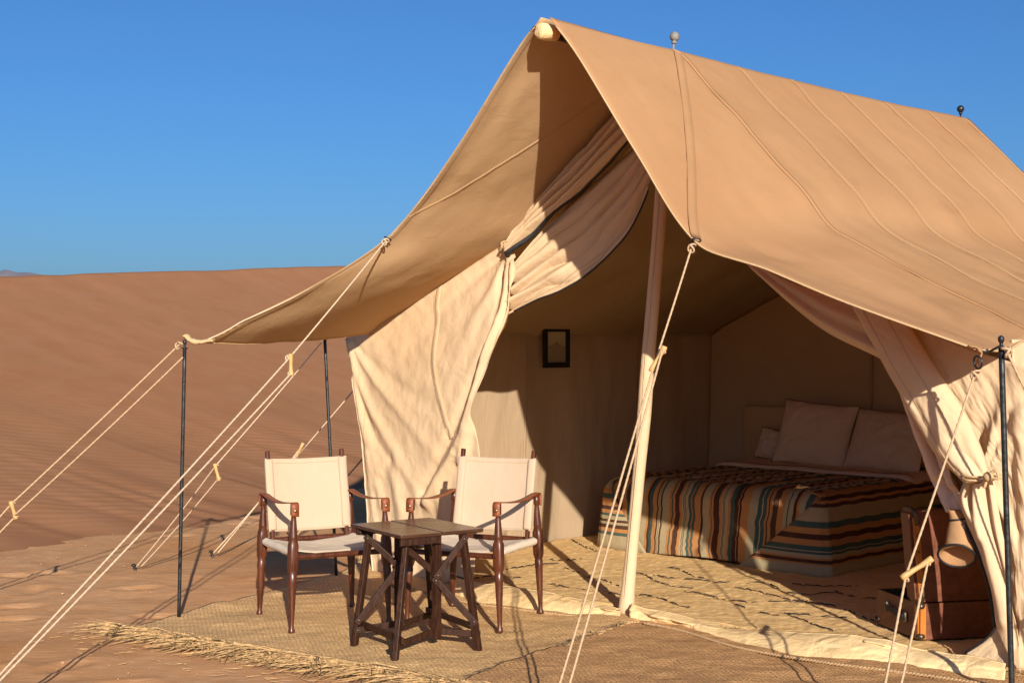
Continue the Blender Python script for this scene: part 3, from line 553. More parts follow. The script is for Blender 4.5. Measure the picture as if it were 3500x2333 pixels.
# ground flap (sod cloth) across the doorway
for nm, tp, bt, folds in (
    ('left length of the ground flap', [(-0.3522,8.461,0.0722),(-0.1933,8.308,0.0616),(0.0099,8.112,0.0695),(0.2974,7.835,0.0639),(0.5766,7.566,0.0467)], [(-0.3384,8.128,0.012),(-0.1342,7.83,0.012),(0.1733,7.651,0.012),(0.3792,7.553,0.012),(0.5725,7.422,0.012)],
     (([(0.2963,7.808,0.0519),(0.4316,7.663,0.0238),(0.5738,7.528,0.0444)], .018, .05), ([(0.1791,7.907,0.01),(0.3643,7.728,0.0023),(0.562,7.525,0.0173)], .014, -.03), ([(-0.1923,8.265,0.008),(0.0589,8.023,0.0208)], .02, .02))),
    ('right length of the ground flap', [(0.6305,7.518,0.0786),(0.8596,7.313,0.0621),(1.134,7.069,0.0436),(1.495,6.746,0.0747),(1.68,6.581,0.0963),(1.856,6.424,0.0696),(2.009,6.288,0.0797),(2.142,6.17,0.0676)], [(0.6215,7.41,0.012),(0.8469,7.205,0.012),(1.089,6.789,0.012),(1.434,6.471,0.012),(1.772,6.264,0.012),(2.08,5.992,0.012)],
     (([(0.6369,7.458,0.0803),(0.7726,7.337,0.0531),(0.9729,7.159,0.0257),(1.126,7.022,0.0057)], (.02, .03), (.07, .03)), ([(0.6475,7.449,0.0592),(0.8539,7.265,0.0224),(1.089,7.056,-0.0078)], (.014, .02), (-.05, -.03)), ([(1.033,7.119,0.0119),(1.399,6.779,0.0286),(1.734,6.48,0.0219)], .02, .03),
      ([(1.128,7.034,-0.0032),(1.485,6.702,0.0141),(1.813,6.41,0.008)], .014, -.03), ([(1.655,6.563,0.0839),(1.71,6.502,0.0768),(1.75,6.466,0.0448)], .02, .05), ([(1.784,6.448,0.0684),(1.966,6.273,0.0484)], .02, -.03), ([(1.939,6.31,0.0593),(2.099,6.155,0.0277)], .02, .04)))):
    V = coons(tp, bt, [tp[0], bt[0]], [tp[-1], bt[-1]], 26, 160)
    for ln, w_, am in folds: V = fold(V, ln, w_, am, OUT)
    h_, w_ = V.shape[:2]; i_, j_ = np.meshgrid(np.arange(h_), np.arange(w_), indexing='ij'); e = np.sin(np.linspace(0.15, math.pi - .25, h_))[:, None]
    e2 = np.sin(np.linspace(0, math.pi, h_))[:, None, None]; V = V + (UP * .014 + OUT * .014) * e2
    V = V + OUT * (.014 * e * fbm(i_ * .14 + j_ * .05, j_ * .13, 171, 4))[..., None] + UP * (.006 * (1 - np.linspace(0, 1, h_))[:, None] * vnoise(j_ * .12, 0 * j_, 175))[..., None]
    o = mk('ground_flap', V, gridF(h_, w_), CANVAS_SOD, tent, solid=.003); o['label'] = nm
    MB().tube(V[1] + OUT * .003, .0035, 5).build('edge_hem', CANVAS_SOD, o)
# poles that belong to the frame: ridge pole and the fabric-sleeved front pole
RP0, RP1 = T(-1.04, 0, 3.022), T(3.36, 0, 2.99)
rp = MB().tube(np.linspace(RP0, RP1, 12), .030, 16); rp.build('ridge_pole', WOOD_T, tent)
cap = MB().lathe([(.001, -.012), (.030, -.010), (.040, 0), (.042, .05), (.039, .11)], RP0 + OUT * .012, 18, -OUT)
Vc = np.vstack(cap.V); Vc += .004 * fbm(Vc[:, :1] * 40, Vc[:, 2:] * 40, 5)[:, [0, 0, 0]]
mk('pole_sock', Vc, cap.F, CANVAS_SOD, tent)
base = A((0.6056,7.58,-0.0024)); head = T(0, 0, 3.05)
t_ = np.linspace(0, 1, 60); P_ = base + (head - base) * t_[:, None] + (OUT * .0 + DW * .012)[None] * np.sin(math.pi * t_)[:, None]
P_ += (DW[None] * (.004 * vnoise(t_ * 9, 0 * t_, 8))[:, None])
rr = .037 + .004 * vnoise(t_ * 8, 0 * t_ + 3, 9) - .003 * t_; rr[:3] = (.046, .043, .040)
fp = MB().tube(P_, rr, 14).build('front_pole_sleeve', CANVAS_WALL, tent)
strip(P_[2:] + OUT * .036 + DW * .012, .008, OUT, 0, 'sleeve_seam', CANVAS_WALL, fp, .003)
fin = MB().tube([T(0, 0, 3.0), T(0.01, 0.01, 3.125)], .006, 8).sphere(T(.012, .012, 3.152), .0275, 14).lathe([(.010, 0), (.016, .004), (.013, .016)], T(.01, .01, 3.112), 10)
o = fin.build('finial', KNOBGREY, tent); o['label'] = 'chipped grey ball above the front pole'
fin = MB().tube([T(3.31, 0, 3.0), T(3.31, 0, 3.115)], .006, 8).sphere(T(3.31, 0, 3.138), .026, 14).lathe([(.009, 0), (.014, .004), (.011, .014)], T(3.31, 0, 3.10), 10)
o = fin.build('finial', IRON, tent); o['label'] = 'black ball at the far end of the ridge'
# rings at the corners of the awning
RL, RR = A(FEL[3]), A(FER[3])
def torus(c, R_, r, ax):
    th = np.linspace(0, 2 * math.pi, 18); ax = Vector(ax).normalized(); u = ax.orthogonal().normalized(); w = ax.cross(u)
    return A(c) + A(u) * (R_ * np.cos(th))[:, None] + A(w) * (R_ * np.sin(th))[:, None]
MB().tube(torus(RL + A((-.01, -.012, -.004)), .020, .004, (.4, .2, .8)), .004, 6, cap=False).build('metal_ring', IRON, tent)
MB().tube(torus(RR + A((.012, -.01, -.012)), .022, .004, (.1, .3, .9)), .004, 6, cap=False).build('metal_ring', IRON, tent)
# awning corner gathers
LC, RC = A(FEL[6]), A(FER[6])
Lp = A((-1.731,7.52,1.501))
g = MB().tube(catmull([LC + A((.06, .02, .012)), LC + A((-.005, 0, .0)), LC + A((-.05, 0, .008)), Lp + A((.012, -.01, -.005))], 16), np.linspace(.022, .030, 16), 8, flat=.45)
V = np.vstack(g.V); V += (.006 * fbm(V[:, 0] * 30, V[:, 2] * 40, 15))[:, None]; mk('awning_corner', V, g.F, HEM, tent)
g = MB().tube(catmull([RC + A((-.05, .0, .016)), RC, A((1.889,5.78,1.365))], 14), np.linspace(.018, .012, 14), 8, flat=.4)
MB().tube(catmull([RC, RC + A((.03, 0, -.004)), (1.964,5.72,1.443)], 10), .010, 6, flat=.5).build('corner_loop', PIPING, tent)
V = np.vstack(g.V); V += (.006 * fbm(V[:, 0] * 30, V[:, 2] * 40, 16))[:, None]; mk('awning_corner', V, g.F, CANVAS_FLY, tent)
MB().tube(torus((1.89,5.77,1.376), .026, .004, (.9, .3, .1)), .0045, 6, cap=False).build('metal_ring', IRON, tent)

# ------------------------------------------------------------------ awning poles
def awning_pole(foot, top, r, label):
    foot, top = A(foot), A(top); t = thing('awning_pole', label, 'tent pole', tuple(foot), 0, 'black metal poles holding up the awning')
    n = 14; P_ = foot + (top - foot) * np.linspace(0, 1, n)[:, None]; P_[0] -= UP * .02
    MB().tube(P_, r, 10).build('shaft', IRON, t)
    d = (top - foot) / np.linalg.norm(top - foot)
    MB().lathe([(r * 1.05, 0), (r * 1.9, .002), (r * 1.9, .006), (r * .7, .008), (r * .6, .02), (r * .95, .026), (r * 1.15, .036), (r * .9, .046), (r * .2, .051)], top - d * .002, 12, d).build('tip', IRON, t)
    return t
awning_pole((-1.758,7.507,0), (-1.726,7.5,1.427), .0098, 'black metal pole standing alone at the left awning corner')
awning_pole((-1.086,8.805,0), (-1.166,8.86,1.477), .0098, 'black metal pole behind the left chair under the awning eave')
awning_pole((2.015,5.73,-0.0005), (1.968,5.72,1.436), .0118, 'black metal pole at the right edge beside the tied door flap')

# ------------------------------------------------------------------ guy ropes
def rope_pts(*P): return A(P)
def ropeline(a, b, sag=.0, step=.012):
    a, b = A(a), A(b); n = max(6, int(np.linalg.norm(b - a) / step)); t = np.linspace(0, 1, n)[:, None]
    return a + (b - a) * t - UP * (sag * 4 * t * (1 - t))
def guy(label, top, tog, peg, split=True, r=.0047, tdir=None, mat=ROPE, tlen=.115, knot_top=True, tog_r=.0115, sag=.012, sep=(.03, 0, 0)):
    top, tog, peg = A(top), A(tog), A(peg)
    g = thing('guy_rope', label, 'rope', tuple(peg), 0, 'cotton guy ropes of the tent')
    d = (peg - top) / np.linalg.norm(peg - top)
    td = A(tdir) / np.linalg.norm(tdir); a, b = tog - td * tlen * .36, tog + td * tlen * .36
    MB().add(*tubeVF(ropeline(top, a, sag * .4), r, 9, 3, .03)).build('rope', mat, g)
    k2 = MB().add(*tubeVF(ropeline(a, peg, sag), r, 9, 3, .03)).add(*tubeVF(ropeline(b, peg + A(sep), sag), r, 9, 3, .03))
    k2.build('rope_loop', mat, g)
    n = 12; tt = np.linspace(-.5, .5, n); wob = np.cross(td, d)
    P_ = tog + td * (tt * tlen)[:, None] + wob * (.004 * np.sin(tt * 5))[:, None]
    rr = tog_r * (1 - .18 * np.cos(tt * 2 * math.pi)) ; rr[0] *= .9; rr[-1] *= .9
    MB().tube(P_, rr, 12).build('toggle', TOGGLE, g)
    def knot(c, s=1.):
        th = np.linspace(0, 4 * math.pi, 46); u = np.cross(d, UP); u /= np.linalg.norm(u); w = np.cross(d, u)
        V_, F_ = tubeVF(A(c) + u * (.012 * s * np.cos(th))[:, None] + w * (.012 * s * np.sin(th))[:, None] + d * (.016 * s * np.sin(th * .5 + .6))[:, None], r * 1.05, 6)
        mk('knot', V_, F_, mat, g)
    knot(a + wob * .016, .8); knot(b + wob * .012, .6)
    if knot_top: knot(top + d * .02, 1.2)
    return g
def peg_at(p, label):
    p = A(p); t = thing('tent_peg', label, 'tent peg', tuple(p), 0, 'iron pegs driven into the sand')
    MB().tube([p + A((.03, .02, -.12)), p + A((-.012, -.01, .03))], .008, 8).build('shaft', IRON, t)
    MB().sphere(p + A((-.013, -.011, .032)), .014, 8, (1.2, 1, .7)).build('head', IRON, t)
pC, pD = A((-2.416,9.145,0)), A((-2.047,9.747,0))
guy('pale doubled guy rope from the upper left awning ring down past the left pole', RL + A((-.015, -.02, -.01)), (-1.104,7.1,1.346), (-2.077,5.034,0), tdir=(.10, -.05, -.99), r=.0046, mat=ROPE_PALE, tlen=.11, sep=(.03, 0, .02))
guy('guy rope running left from the top of the left corner pole', (-1.745,7.51,1.459), (-2.657,7.58,0.566), (-3.295,7.63,-0.0447), tdir=(.16, .0, -.6), tlen=.10, mat=ROPE)
mbx = MB().add(*tubeVF(ropeline((-1.733,7.49,1.381), (-2.643,7.56,0.5429), .008), .0042, 9, 3, .03)); mbx.build('lower_strand', ROPE, bpy.data.objects['guy_rope.001'])
guy('thin guy rope from the second awning pole down to a peg left of the chairs', (-1.177,8.86,1.472), (-1.826,8.8,0.6581), pC + UP * .02, tdir=(.12, .0, -.5), tlen=.11, r=.0040, mat=ROPE_PALE, knot_top=False)
guy('thin guy rope passing behind the front wall to the peg nearest the left chair', (-0.8096,9.76,1.465), (-1.459,9.75,0.7158), pD + UP * .02, tdir=(.10, .0, .2), tlen=.13, r=.0042, mat=ROPE_PALE, knot_top=False)
guy('shaded guy rope seen between the left chair and the front wall', (-0.2896,11,1.551), (-0.9042,10.9,0.8595), (-1.663,10.69,0), tdir=(.1, 0, .2), tlen=.1, r=.005, knot_top=False)
guy('guy rope hanging from the awning ring in front of the middle tent pole', RR + A((-.004, -.014, -.03)), (0.6286,6.13,1.386), (0.0995,5.08,0.007), tdir=(.5, -.05, 1.), tlen=.125, tog_r=.0115, sep=(.04, .0, 0))
guy('guy rope with a big wooden toggle in front of the open suitcase', (1.883,5.77,1.344), (1.537,5.4,0.6004), (1.271,5.04,-0.0001), tdir=(.9, -.05, .62), tlen=.14, tog_r=.0115, sep=(.05, 0, 0))
guy('short guy rope tied to the top of the right awning pole', (1.975,5.7,1.44), (2.354,5.4,0.5244), (2.55,5.26,0.001), tdir=(.5, 0, .5), r=.0055)
peg_at(pC, 'iron peg holding the thin rope left of the left awning pole shadow'); peg_at(pD, 'iron peg in the sand behind the left chair')
peg_at((-1.663,10.69,0), 'iron peg hidden low behind the left chair back')

# ------------------------------------------------------------------ straw mats, rug
def weave_material(name, c0, c1, dark, ang, sx=70, sy=32):
    t = NT(name, .9, .15); g = t.tc.outputs['Object']
    v = t.mapv((1, 1, 1), (0, 0, rad(ang)), g)
    br = t.n.new('ShaderNodeTexBrick'); br.inputs['Scale'].default_value = 1.; br.offset = .5
    br.inputs['Brick Width'].default_value = 1 / sy; br.inputs['Row Height'].default_value = 1 / sx; br.inputs['Mortar Size'].default_value = .0034; br.inputs['Mortar Smooth'].default_value = .6
    br.inputs['Color1'].default_value = c0; br.inputs['Color2'].default_value = c1; br.inputs['Mortar'].default_value = dark; br.inputs['Bias'].default_value = -.1
    jit = t.noise(26, 3, g); vm = t.n.new('ShaderNodeVectorMath'); vm.operation = 'MULTIPLY_ADD'
    cmb = t.n.new('ShaderNodeCombineXYZ'); t.l.new(jit, cmb.inputs[0]); t.l.new(jit, cmb.inputs[1])
    t.l.new(cmb.outputs[0], vm.inputs[0]); vm.inputs[1].default_value = (.02, .02, 0); t.l.new(v, vm.inputs[2]); t.l.new(vm.outputs[0], br.inputs['Vector'])
    big = t.noise(1.3, 4, g); mid = t.noise(9, 4, g); st = t.noise(3, 4, t.mapv((1, 14, 1), (0, 0, rad(ang)), g), .6)
    c = t.mix(t.rampf(mid, .35, .7, 0, .45), br.outputs['Color'], c1)
    c = t.mix(t.rampf(st, .5, .66, 0, .5), c, tuple(min(1, x * 1.22) for x in c0[:3]) + (1,))
    c = t.mix(t.rampf(big, .5, .7, 0, .4), c, tuple(x * .75 for x in c1[:3]) + (1,))
    sp_ = t.noise(58, 3, t.mapv((1, 2.2, 1), (0, 0, rad(ang)), g), .65); c = t.mix(t.rampf(sp_, .52, .68, 0, .28), c, dark); c = t.mix(t.rampf(sp_, .46, .34, 0, .4), c, tuple(min(1, x * 1.3) for x in c0[:3]) + (1,))
    hgt = t.math('SUBTRACT', 1., br.outputs['Fac'])
    n = t.bump(hgt, .9, .008); n = t.bump(t.noise(130, 3, g), .6, .005, n); n = t.bump(mid, .25, .012, n)
    return t.done(c, n)
MAT1 = weave_material('pale_straw_weave', (.84, .52, .235, 1), (.74, .44, .185, 1), (.40, .21, .08, 1), 33)
MAT2 = weave_material('brown_straw_weave', (0.66, 0.3684, 0.1602, 1), (0.58, 0.311, 0.129, 1), (0.25, 0.1148, 0.04005, 1), 33, 62, 30)
STRAW = plain('dry_straw', (.44, .265, .115, 1), .85, .15, scale=34, var=.55)
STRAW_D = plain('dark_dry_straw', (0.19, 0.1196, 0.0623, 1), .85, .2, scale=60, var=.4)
def mat_sheet(name, quad, mat, label, z, bumps=()):
    c0, c1, c2, c3 = (A(q) for q in quad)
    n, m = 120, 120; u = np.linspace(0, 1, n)[:, None, None]; v = np.linspace(0, 1, m)[None, :, None]
    V = (1 - u) * (1 - v) * c0 + u * (1 - v) * c1 + u * v * c2 + (1 - u) * v * c3
    dz = .010 * fbm(V[..., 0] * 2.3, V[..., 1] * 2.3, z_seed := int(z * 1000)) + .004 * fbm(V[..., 0] * 9, V[..., 1] * 9, z_seed + 3)
    V[..., 2] = z + dz + .006
    ed = .012 * vnoise(np.linspace(0, 30, n), 0 * np.linspace(0, 30, n), z_seed + 9)
    V[:, 0] += (c1 - c0)[None] * 0; V[:, 0, :2] += ed[:, None]; V[:, -1, :2] += ed[::-1, None]
    for p, w, h in bumps:
        V[..., 2] += h * np.exp(-((V[..., 0] - p[0]) ** 2 + (V[..., 1] - p[1]) ** 2) / w ** 2)
    o = mk(name, V, gridF(n, m), mat, None, solid=.008); tag(o, label, 'mat'); ROOTM[o.name] = Matrix.Identity(4); return o, V
m1, V1 = mat_sheet('straw_mat', [(-1.966,7.21,0), (-0.1946,5.996,0), (0.7181,7.472,0), (-0.9374,9.252,0)], MAT1, 'pale woven straw mat with frayed edge under the chairs and table', .006,
                   [((-0.9386,9.181,0), .16, .055)])
m2, V2 = mat_sheet('straw_mat', [(-0.382,5.777,0), (0.7523,4.69,0), (2.27,6.058,0), (0.6703,7.448,0)], MAT2, 'browner woven straw mat along the doorway at the lower right', .016)
def straw(name, n, sampler, mat, parent, lmin, lmax, wid=.0022):
    V, F = [], []
    for i in range(n):
        p, d, lift = sampler(i); L = random.uniform(lmin, lmax); d = A(d) / np.linalg.norm(d); s = np.cross(d, UP); s /= np.linalg.norm(s) + 1e-6
        c = random.uniform(-.25, .25); w = wid * random.uniform(.6, 1.5)
        q = [A(p), A(p) + d * L * .5 + UP * (lift * L * .6) + s * c * L * .25, A(p) + d * L + UP * (lift * L * .35) + s * c * L]
        q[2][2] = max(q[2][2], .004); o = len(V)
        for k, (pt, ww) in enumerate(zip(q, (w, w * .9, w * .25))):
            V += [pt - s * ww, pt + s * ww, pt + UP * ww * 1.1]
        for k in (0, 3):
            for a, b in ((0, 1), (1, 2), (2, 0)): F.append((o + k + a, o + k + b, o + k + 3 + b, o + k + 3 + a))
    return mk(name, V, F, mat, parent, smooth=False, kind='stuff')
E0, E1 = A((-1.966,7.21,0)), A((-0.1946,5.996,0)); ED = (E1 - E0) / np.linalg.norm(E1 - E0); EN = A((ED[1], -ED[0], 0))
def smp(i):
    t = random.random() ** .9 * 1.05 - .02; k = .5 + .5 * math.sin(t * 19 + 1) ; clump = .04 * math.sin(t * 47) * math.sin(t * 23)
    p = E0 + (E1 - E0) * t + EN * random.gauss(.015 + .02 * k, .022) + UP * random.uniform(.006, .035)
    return p, ED * random.uniform(-.55, .75) * (1 if t > .06 else -1.2) + EN * random.uniform(.08, .62), random.uniform(-.03, .16)
straw('frayed_straw', 1000, smp, STRAW, m1, .07, .30, .0030)
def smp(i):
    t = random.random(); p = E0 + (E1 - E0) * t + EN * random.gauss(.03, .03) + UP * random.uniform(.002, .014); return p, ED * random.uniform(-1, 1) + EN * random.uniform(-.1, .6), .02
straw('dark_straw', 700, smp, STRAW_D, m1, .05, .22, .0026)  # darker straws mixed in low along the frayed edge
def smp(i):
    p = A((-1.966,7.21,0)) + ED * random.uniform(-.02, .3) + UP * random.uniform(.005, .02); return p, -ED + EN * random.uniform(-.1, .3) , random.uniform(0, .06)
straw('frayed_straw', 160, smp, STRAW, m1, .1, .3)
def smp(i):
    p = A((-0.9535,9.216,0)) + A((random.uniform(-.05, .06), random.uniform(-.05, .04), random.uniform(.03, .08))); return p, (random.uniform(-.3, .9), random.uniform(-.2, .6), .3), random.uniform(.5, 1.6)
straw('frayed_straw', 120, smp, STRAW, m1, .04, .12)
Q0, Q1 = A((0.6682,7.425,0)), A((-0.382,5.777,0)); QD = (Q1 - Q0) / np.linalg.norm(Q1 - Q0)
def smp(i):
    t = random.choice([.13, .17, .22, .33, .36, .40, .42, .62, .66, .70, .74, .78]) + random.gauss(0, .015)
    p = Q0 + (Q1 - Q0) * t + UP * random.uniform(.02, .032) + A((random.gauss(0, .012), random.gauss(0, .012), 0)); return p, QD * random.uniform(-1, 1) + A((random.uniform(-.5, .2), random.uniform(-.3, .3), 0)), .06
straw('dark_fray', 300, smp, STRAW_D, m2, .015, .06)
E2, E3 = A((0.6692,7.437,0)), A((2.267,6.05,0)); E2D = (E3 - E2) / np.linalg.norm(E3 - E2)
def smp(i):
    t = 1 - random.random() ** 1.6 * .75; p = E2 + (E3 - E2) * t + A((random.gauss(0, .01), random.gauss(0, .015), random.uniform(.02, .05))); return p, E2D * random.uniform(-1, 1) + A((random.uniform(-.4, .4), random.uniform(-.6, .2), 0)), random.uniform(0, .35)
straw('frayed_straw', 420, smp, STRAW, m2, .03, .12, .0016)
EDGING = plain('plaited_palm_cord', (0.4, 0.2488, 0.1246, 1), .9, .1, scale=90, var=.35, bump=.4)
# plaited border cords
def braid(P, r, name, mat, parent):
    P = A(P); n = len(P); mb = MB(); T_, N, B_ = frames(P); s = np.r_[0, np.cumsum(np.linalg.norm(np.diff(P, axis=0), axis=1))]
    for k in range(3):
        ph = s / .05 * 2 * math.pi + k * 2 * math.pi / 3; mb.tube(P + N * (r * np.sin(ph))[:, None] + B_ * (r * .5 * np.sin(2 * ph))[:, None], r * .6, 5)
    return mb.build(name, mat, parent)
braid(catmull([E0 + UP * .018 + EN * -.04 + ED * .2, (E0 + E1) / 2 + UP * .02 - EN * .035, E1 + UP * .02 - EN * .03], 400), .010, 'plaited_edge', STRAW, m1)
braid(catmull([(-0.7125,8.434,0.025),(-0.2812,7.918,0.02),(0.172,7.595,0.018),(0.5711,7.346,0.02),(0.659,7.323,0.02)], 300), .009, 'plaited_edge', EDGING, m1)
braid(catmull([(0.6745,7.249,0.03),(0.8312,7.072,0.03),(1.067,6.656,0.03),(1.406,6.346,0.03),(1.736,6.136,0.03),(2.074,5.872,0.03)], 420), .008, 'plaited_edge', EDGING, m2)
# loose straw on the sand
def smp(i):
    p = E0 + (E1 - E0) * random.uniform(-.1, 1) + EN * abs(random.gauss(.12, .16)) + UP * .004; return p, (random.uniform(-1, 1), random.uniform(-.6, .6), 0), 0
o = straw('loose_straw', 260, smp, STRAW, None, .02, .10, .0016)
PEBBLE = plain('sand_clods', (.5, .27, .13, 1), .95, .05, scale=30, var=.3)
pv, pf = [], []
for _ in range(260):
    px_, py_ = random.uniform(-5, .6), random.uniform(5.3, 11.5)
    if py_ > 7.2 + .62 * (px_ + 2) and px_ > -2 or (px_ > -2.1 and py_ > 7.3 - .62 * (px_ + 2)): continue
    r_ = random.uniform(.002, .0055) * (1.9 if random.random() < .05 else 1); q_ = MB().sphere((px_, py_, r_ * .3), r_, 5, (1, random.uniform(.6, 1.2), .6)); o_ = sum(len(v) for v in pv)
    pv.append(q_.V[0]); pf += [tuple(k + o_ for k in f) for f in q_.F]
mk('sand_clods', np.vstack(pv), pf, PEBBLE, None, kind='stuff')
def rug_material():
    t = NT('cream_wool_pile', .95, .1); g = t.tc.outputs['Object']
    c = t.mix(t.rampf(t.noise(5, 4, g), .3, .7), (0.65, 0.4019, 0.1691, 1), (0.72, 0.4689, 0.2092, 1))
    tuft = t.noise(75, 4, g, .65, .8); n = t.bump(tuft, .6, .006); n = t.bump(t.noise(14, 3, g), .25, .012, n)
    c = t.mix(t.rampf(tuft, .3, .5, .3, 0), c, (0.4, 0.2249, 0.08455, 1))
    return t.done(c, n)
RUG = rug_material()
aa, wwg = np.meshgrid(np.linspace(-.36, 3.12, 300), np.linspace(-2.09, 2.05, 350), indexing='ij')
rugV = T(aa, wwg, .028 + .004 * fbm(aa * 5, wwg * 5, 201) + .0035 * fbm(aa * 34, wwg * 34, 205, 2))
rug = mk('wool_rug', rugV, gridF(*aa.shape, flip=True), RUG, None, solid=.02); tag(rug, 'cream shaggy wool rug with thin broken dark lines on the tent floor', 'rug')

ROOTM[rug.name] = Matrix.Identity(4)
YARN = plain('black_wool_yarn', (0.035, 0.02871, 0.02848, 1), .95, .05, scale=200, bump=.4)
for li, ln in enumerate(([(0.4297,10.25,0.045),(0.5068,9.914,0.045),(0.581,9.684,0.045)],
    [(-0.0327,8.913,0.045),(0.0606,9,0.045),(0.1756,9.107,0.045),(0.2995,9.144,0.045)],
    [(0.3341,8.948,0.045),(0.4083,8.777,0.045),(0.4762,8.596,0.045),(0.5396,8.516,0.045),(0.6213,8.285,0.045)],
    [(-0.2355,8.548,0.045),(-0.1373,8.628,0.045),(-0.0392,8.548,0.045),(0.0684,8.596,0.045)],
    [(0.2081,8.392,0.045),(0.2917,8.285,0.045),(0.3827,8.226,0.045),(0.47,8.124,0.045),(0.5733,8.039,0.045),(0.6915,8.011,0.045),(0.7526,7.983,0.045),(0.83,7.86,0.045),(0.899,7.689,0.045),(0.9522,7.625,0.045)],
    [(0.7468,8.777,0.045),(0.8089,8.693,0.045),(0.8688,8.422,0.045),(0.9586,8.285,0.045),(1.045,8.226,0.045)],
    [(0.8521,8.726,0.045),(0.9261,8.596,0.045),(1.028,8.548,0.045),(1.131,8.516,0.045),(1.232,8.422,0.045),(1.319,8.485,0.045)],
    [(0.9788,8.983,0.045),(1.042,8.913,0.045),(1.1,8.661,0.045),(1.167,8.564,0.045)],
    [(0.9907,8.153,0.045),(1.068,8.039,0.045),(1.154,7.887,0.045),(1.264,7.793,0.045),(1.398,7.793,0.045),(1.522,7.793,0.045),(1.614,7.767,0.045),(1.711,7.689,0.045),(1.775,7.55,0.045)],
    [(1.294,8.256,0.045),(1.393,8.124,0.045),(1.459,7.983,0.045),(1.539,7.833,0.045),(1.62,7.793,0.045)],
    [(1.366,8.422,0.045),(1.505,8.392,0.045),(1.554,8.095,0.045),(1.648,8.011,0.045),(1.718,8.039,0.045),(1.866,8.095,0.045)],
    [(1.204,7.74,0.045),(1.286,7.5,0.045),(1.373,7.415,0.045),(1.428,7.439,0.045),(1.481,7.286,0.045),(1.527,7.117,0.045),(1.581,6.997,0.045)],
    [(1.419,7.439,0.045),(1.541,7.415,0.045),(1.615,7.368,0.045),(1.733,7.332,0.045)],
    [(1.834,8.153,0.045),(1.883,7.969,0.045),(1.969,7.914,0.045),(2.063,7.793,0.045)],
    [(1.775,7.55,0.045),(1.829,7.286,0.045),(1.884,7.117,0.045)],
    [(0.2422,9.311,0.045),(0.3463,9.273,0.045),(0.455,9.348,0.045)],
    [(1.643,8.361,0.045),(1.816,8.285,0.045),(2.031,8.316,0.045)])):
    n = int(20 + 90 * np.linalg.norm(A(ln[-1]) - A(ln[0]))); P_ = catmull(ln, n); k = np.arange(n)
    P_[:, :2] += np.stack([.004 * vnoise(k * .25, 0 * k + li, 301), .005 * vnoise(k * .25, 0 * k + li, 303)], 1)
    thick = np.clip(.72 + 1.0 * vnoise(k * .33, 0 * k + li * 3, 305), .0, 1); P_[:, 2] = .046 - .012 * (1 - thick)
    MB().tube(P_, .0012 + .0030 * thick * (1 + .4 * vnoise(k * .9, 0 * k, 307)), 5, flat=.8).build('yarn_line', YARN, rug)

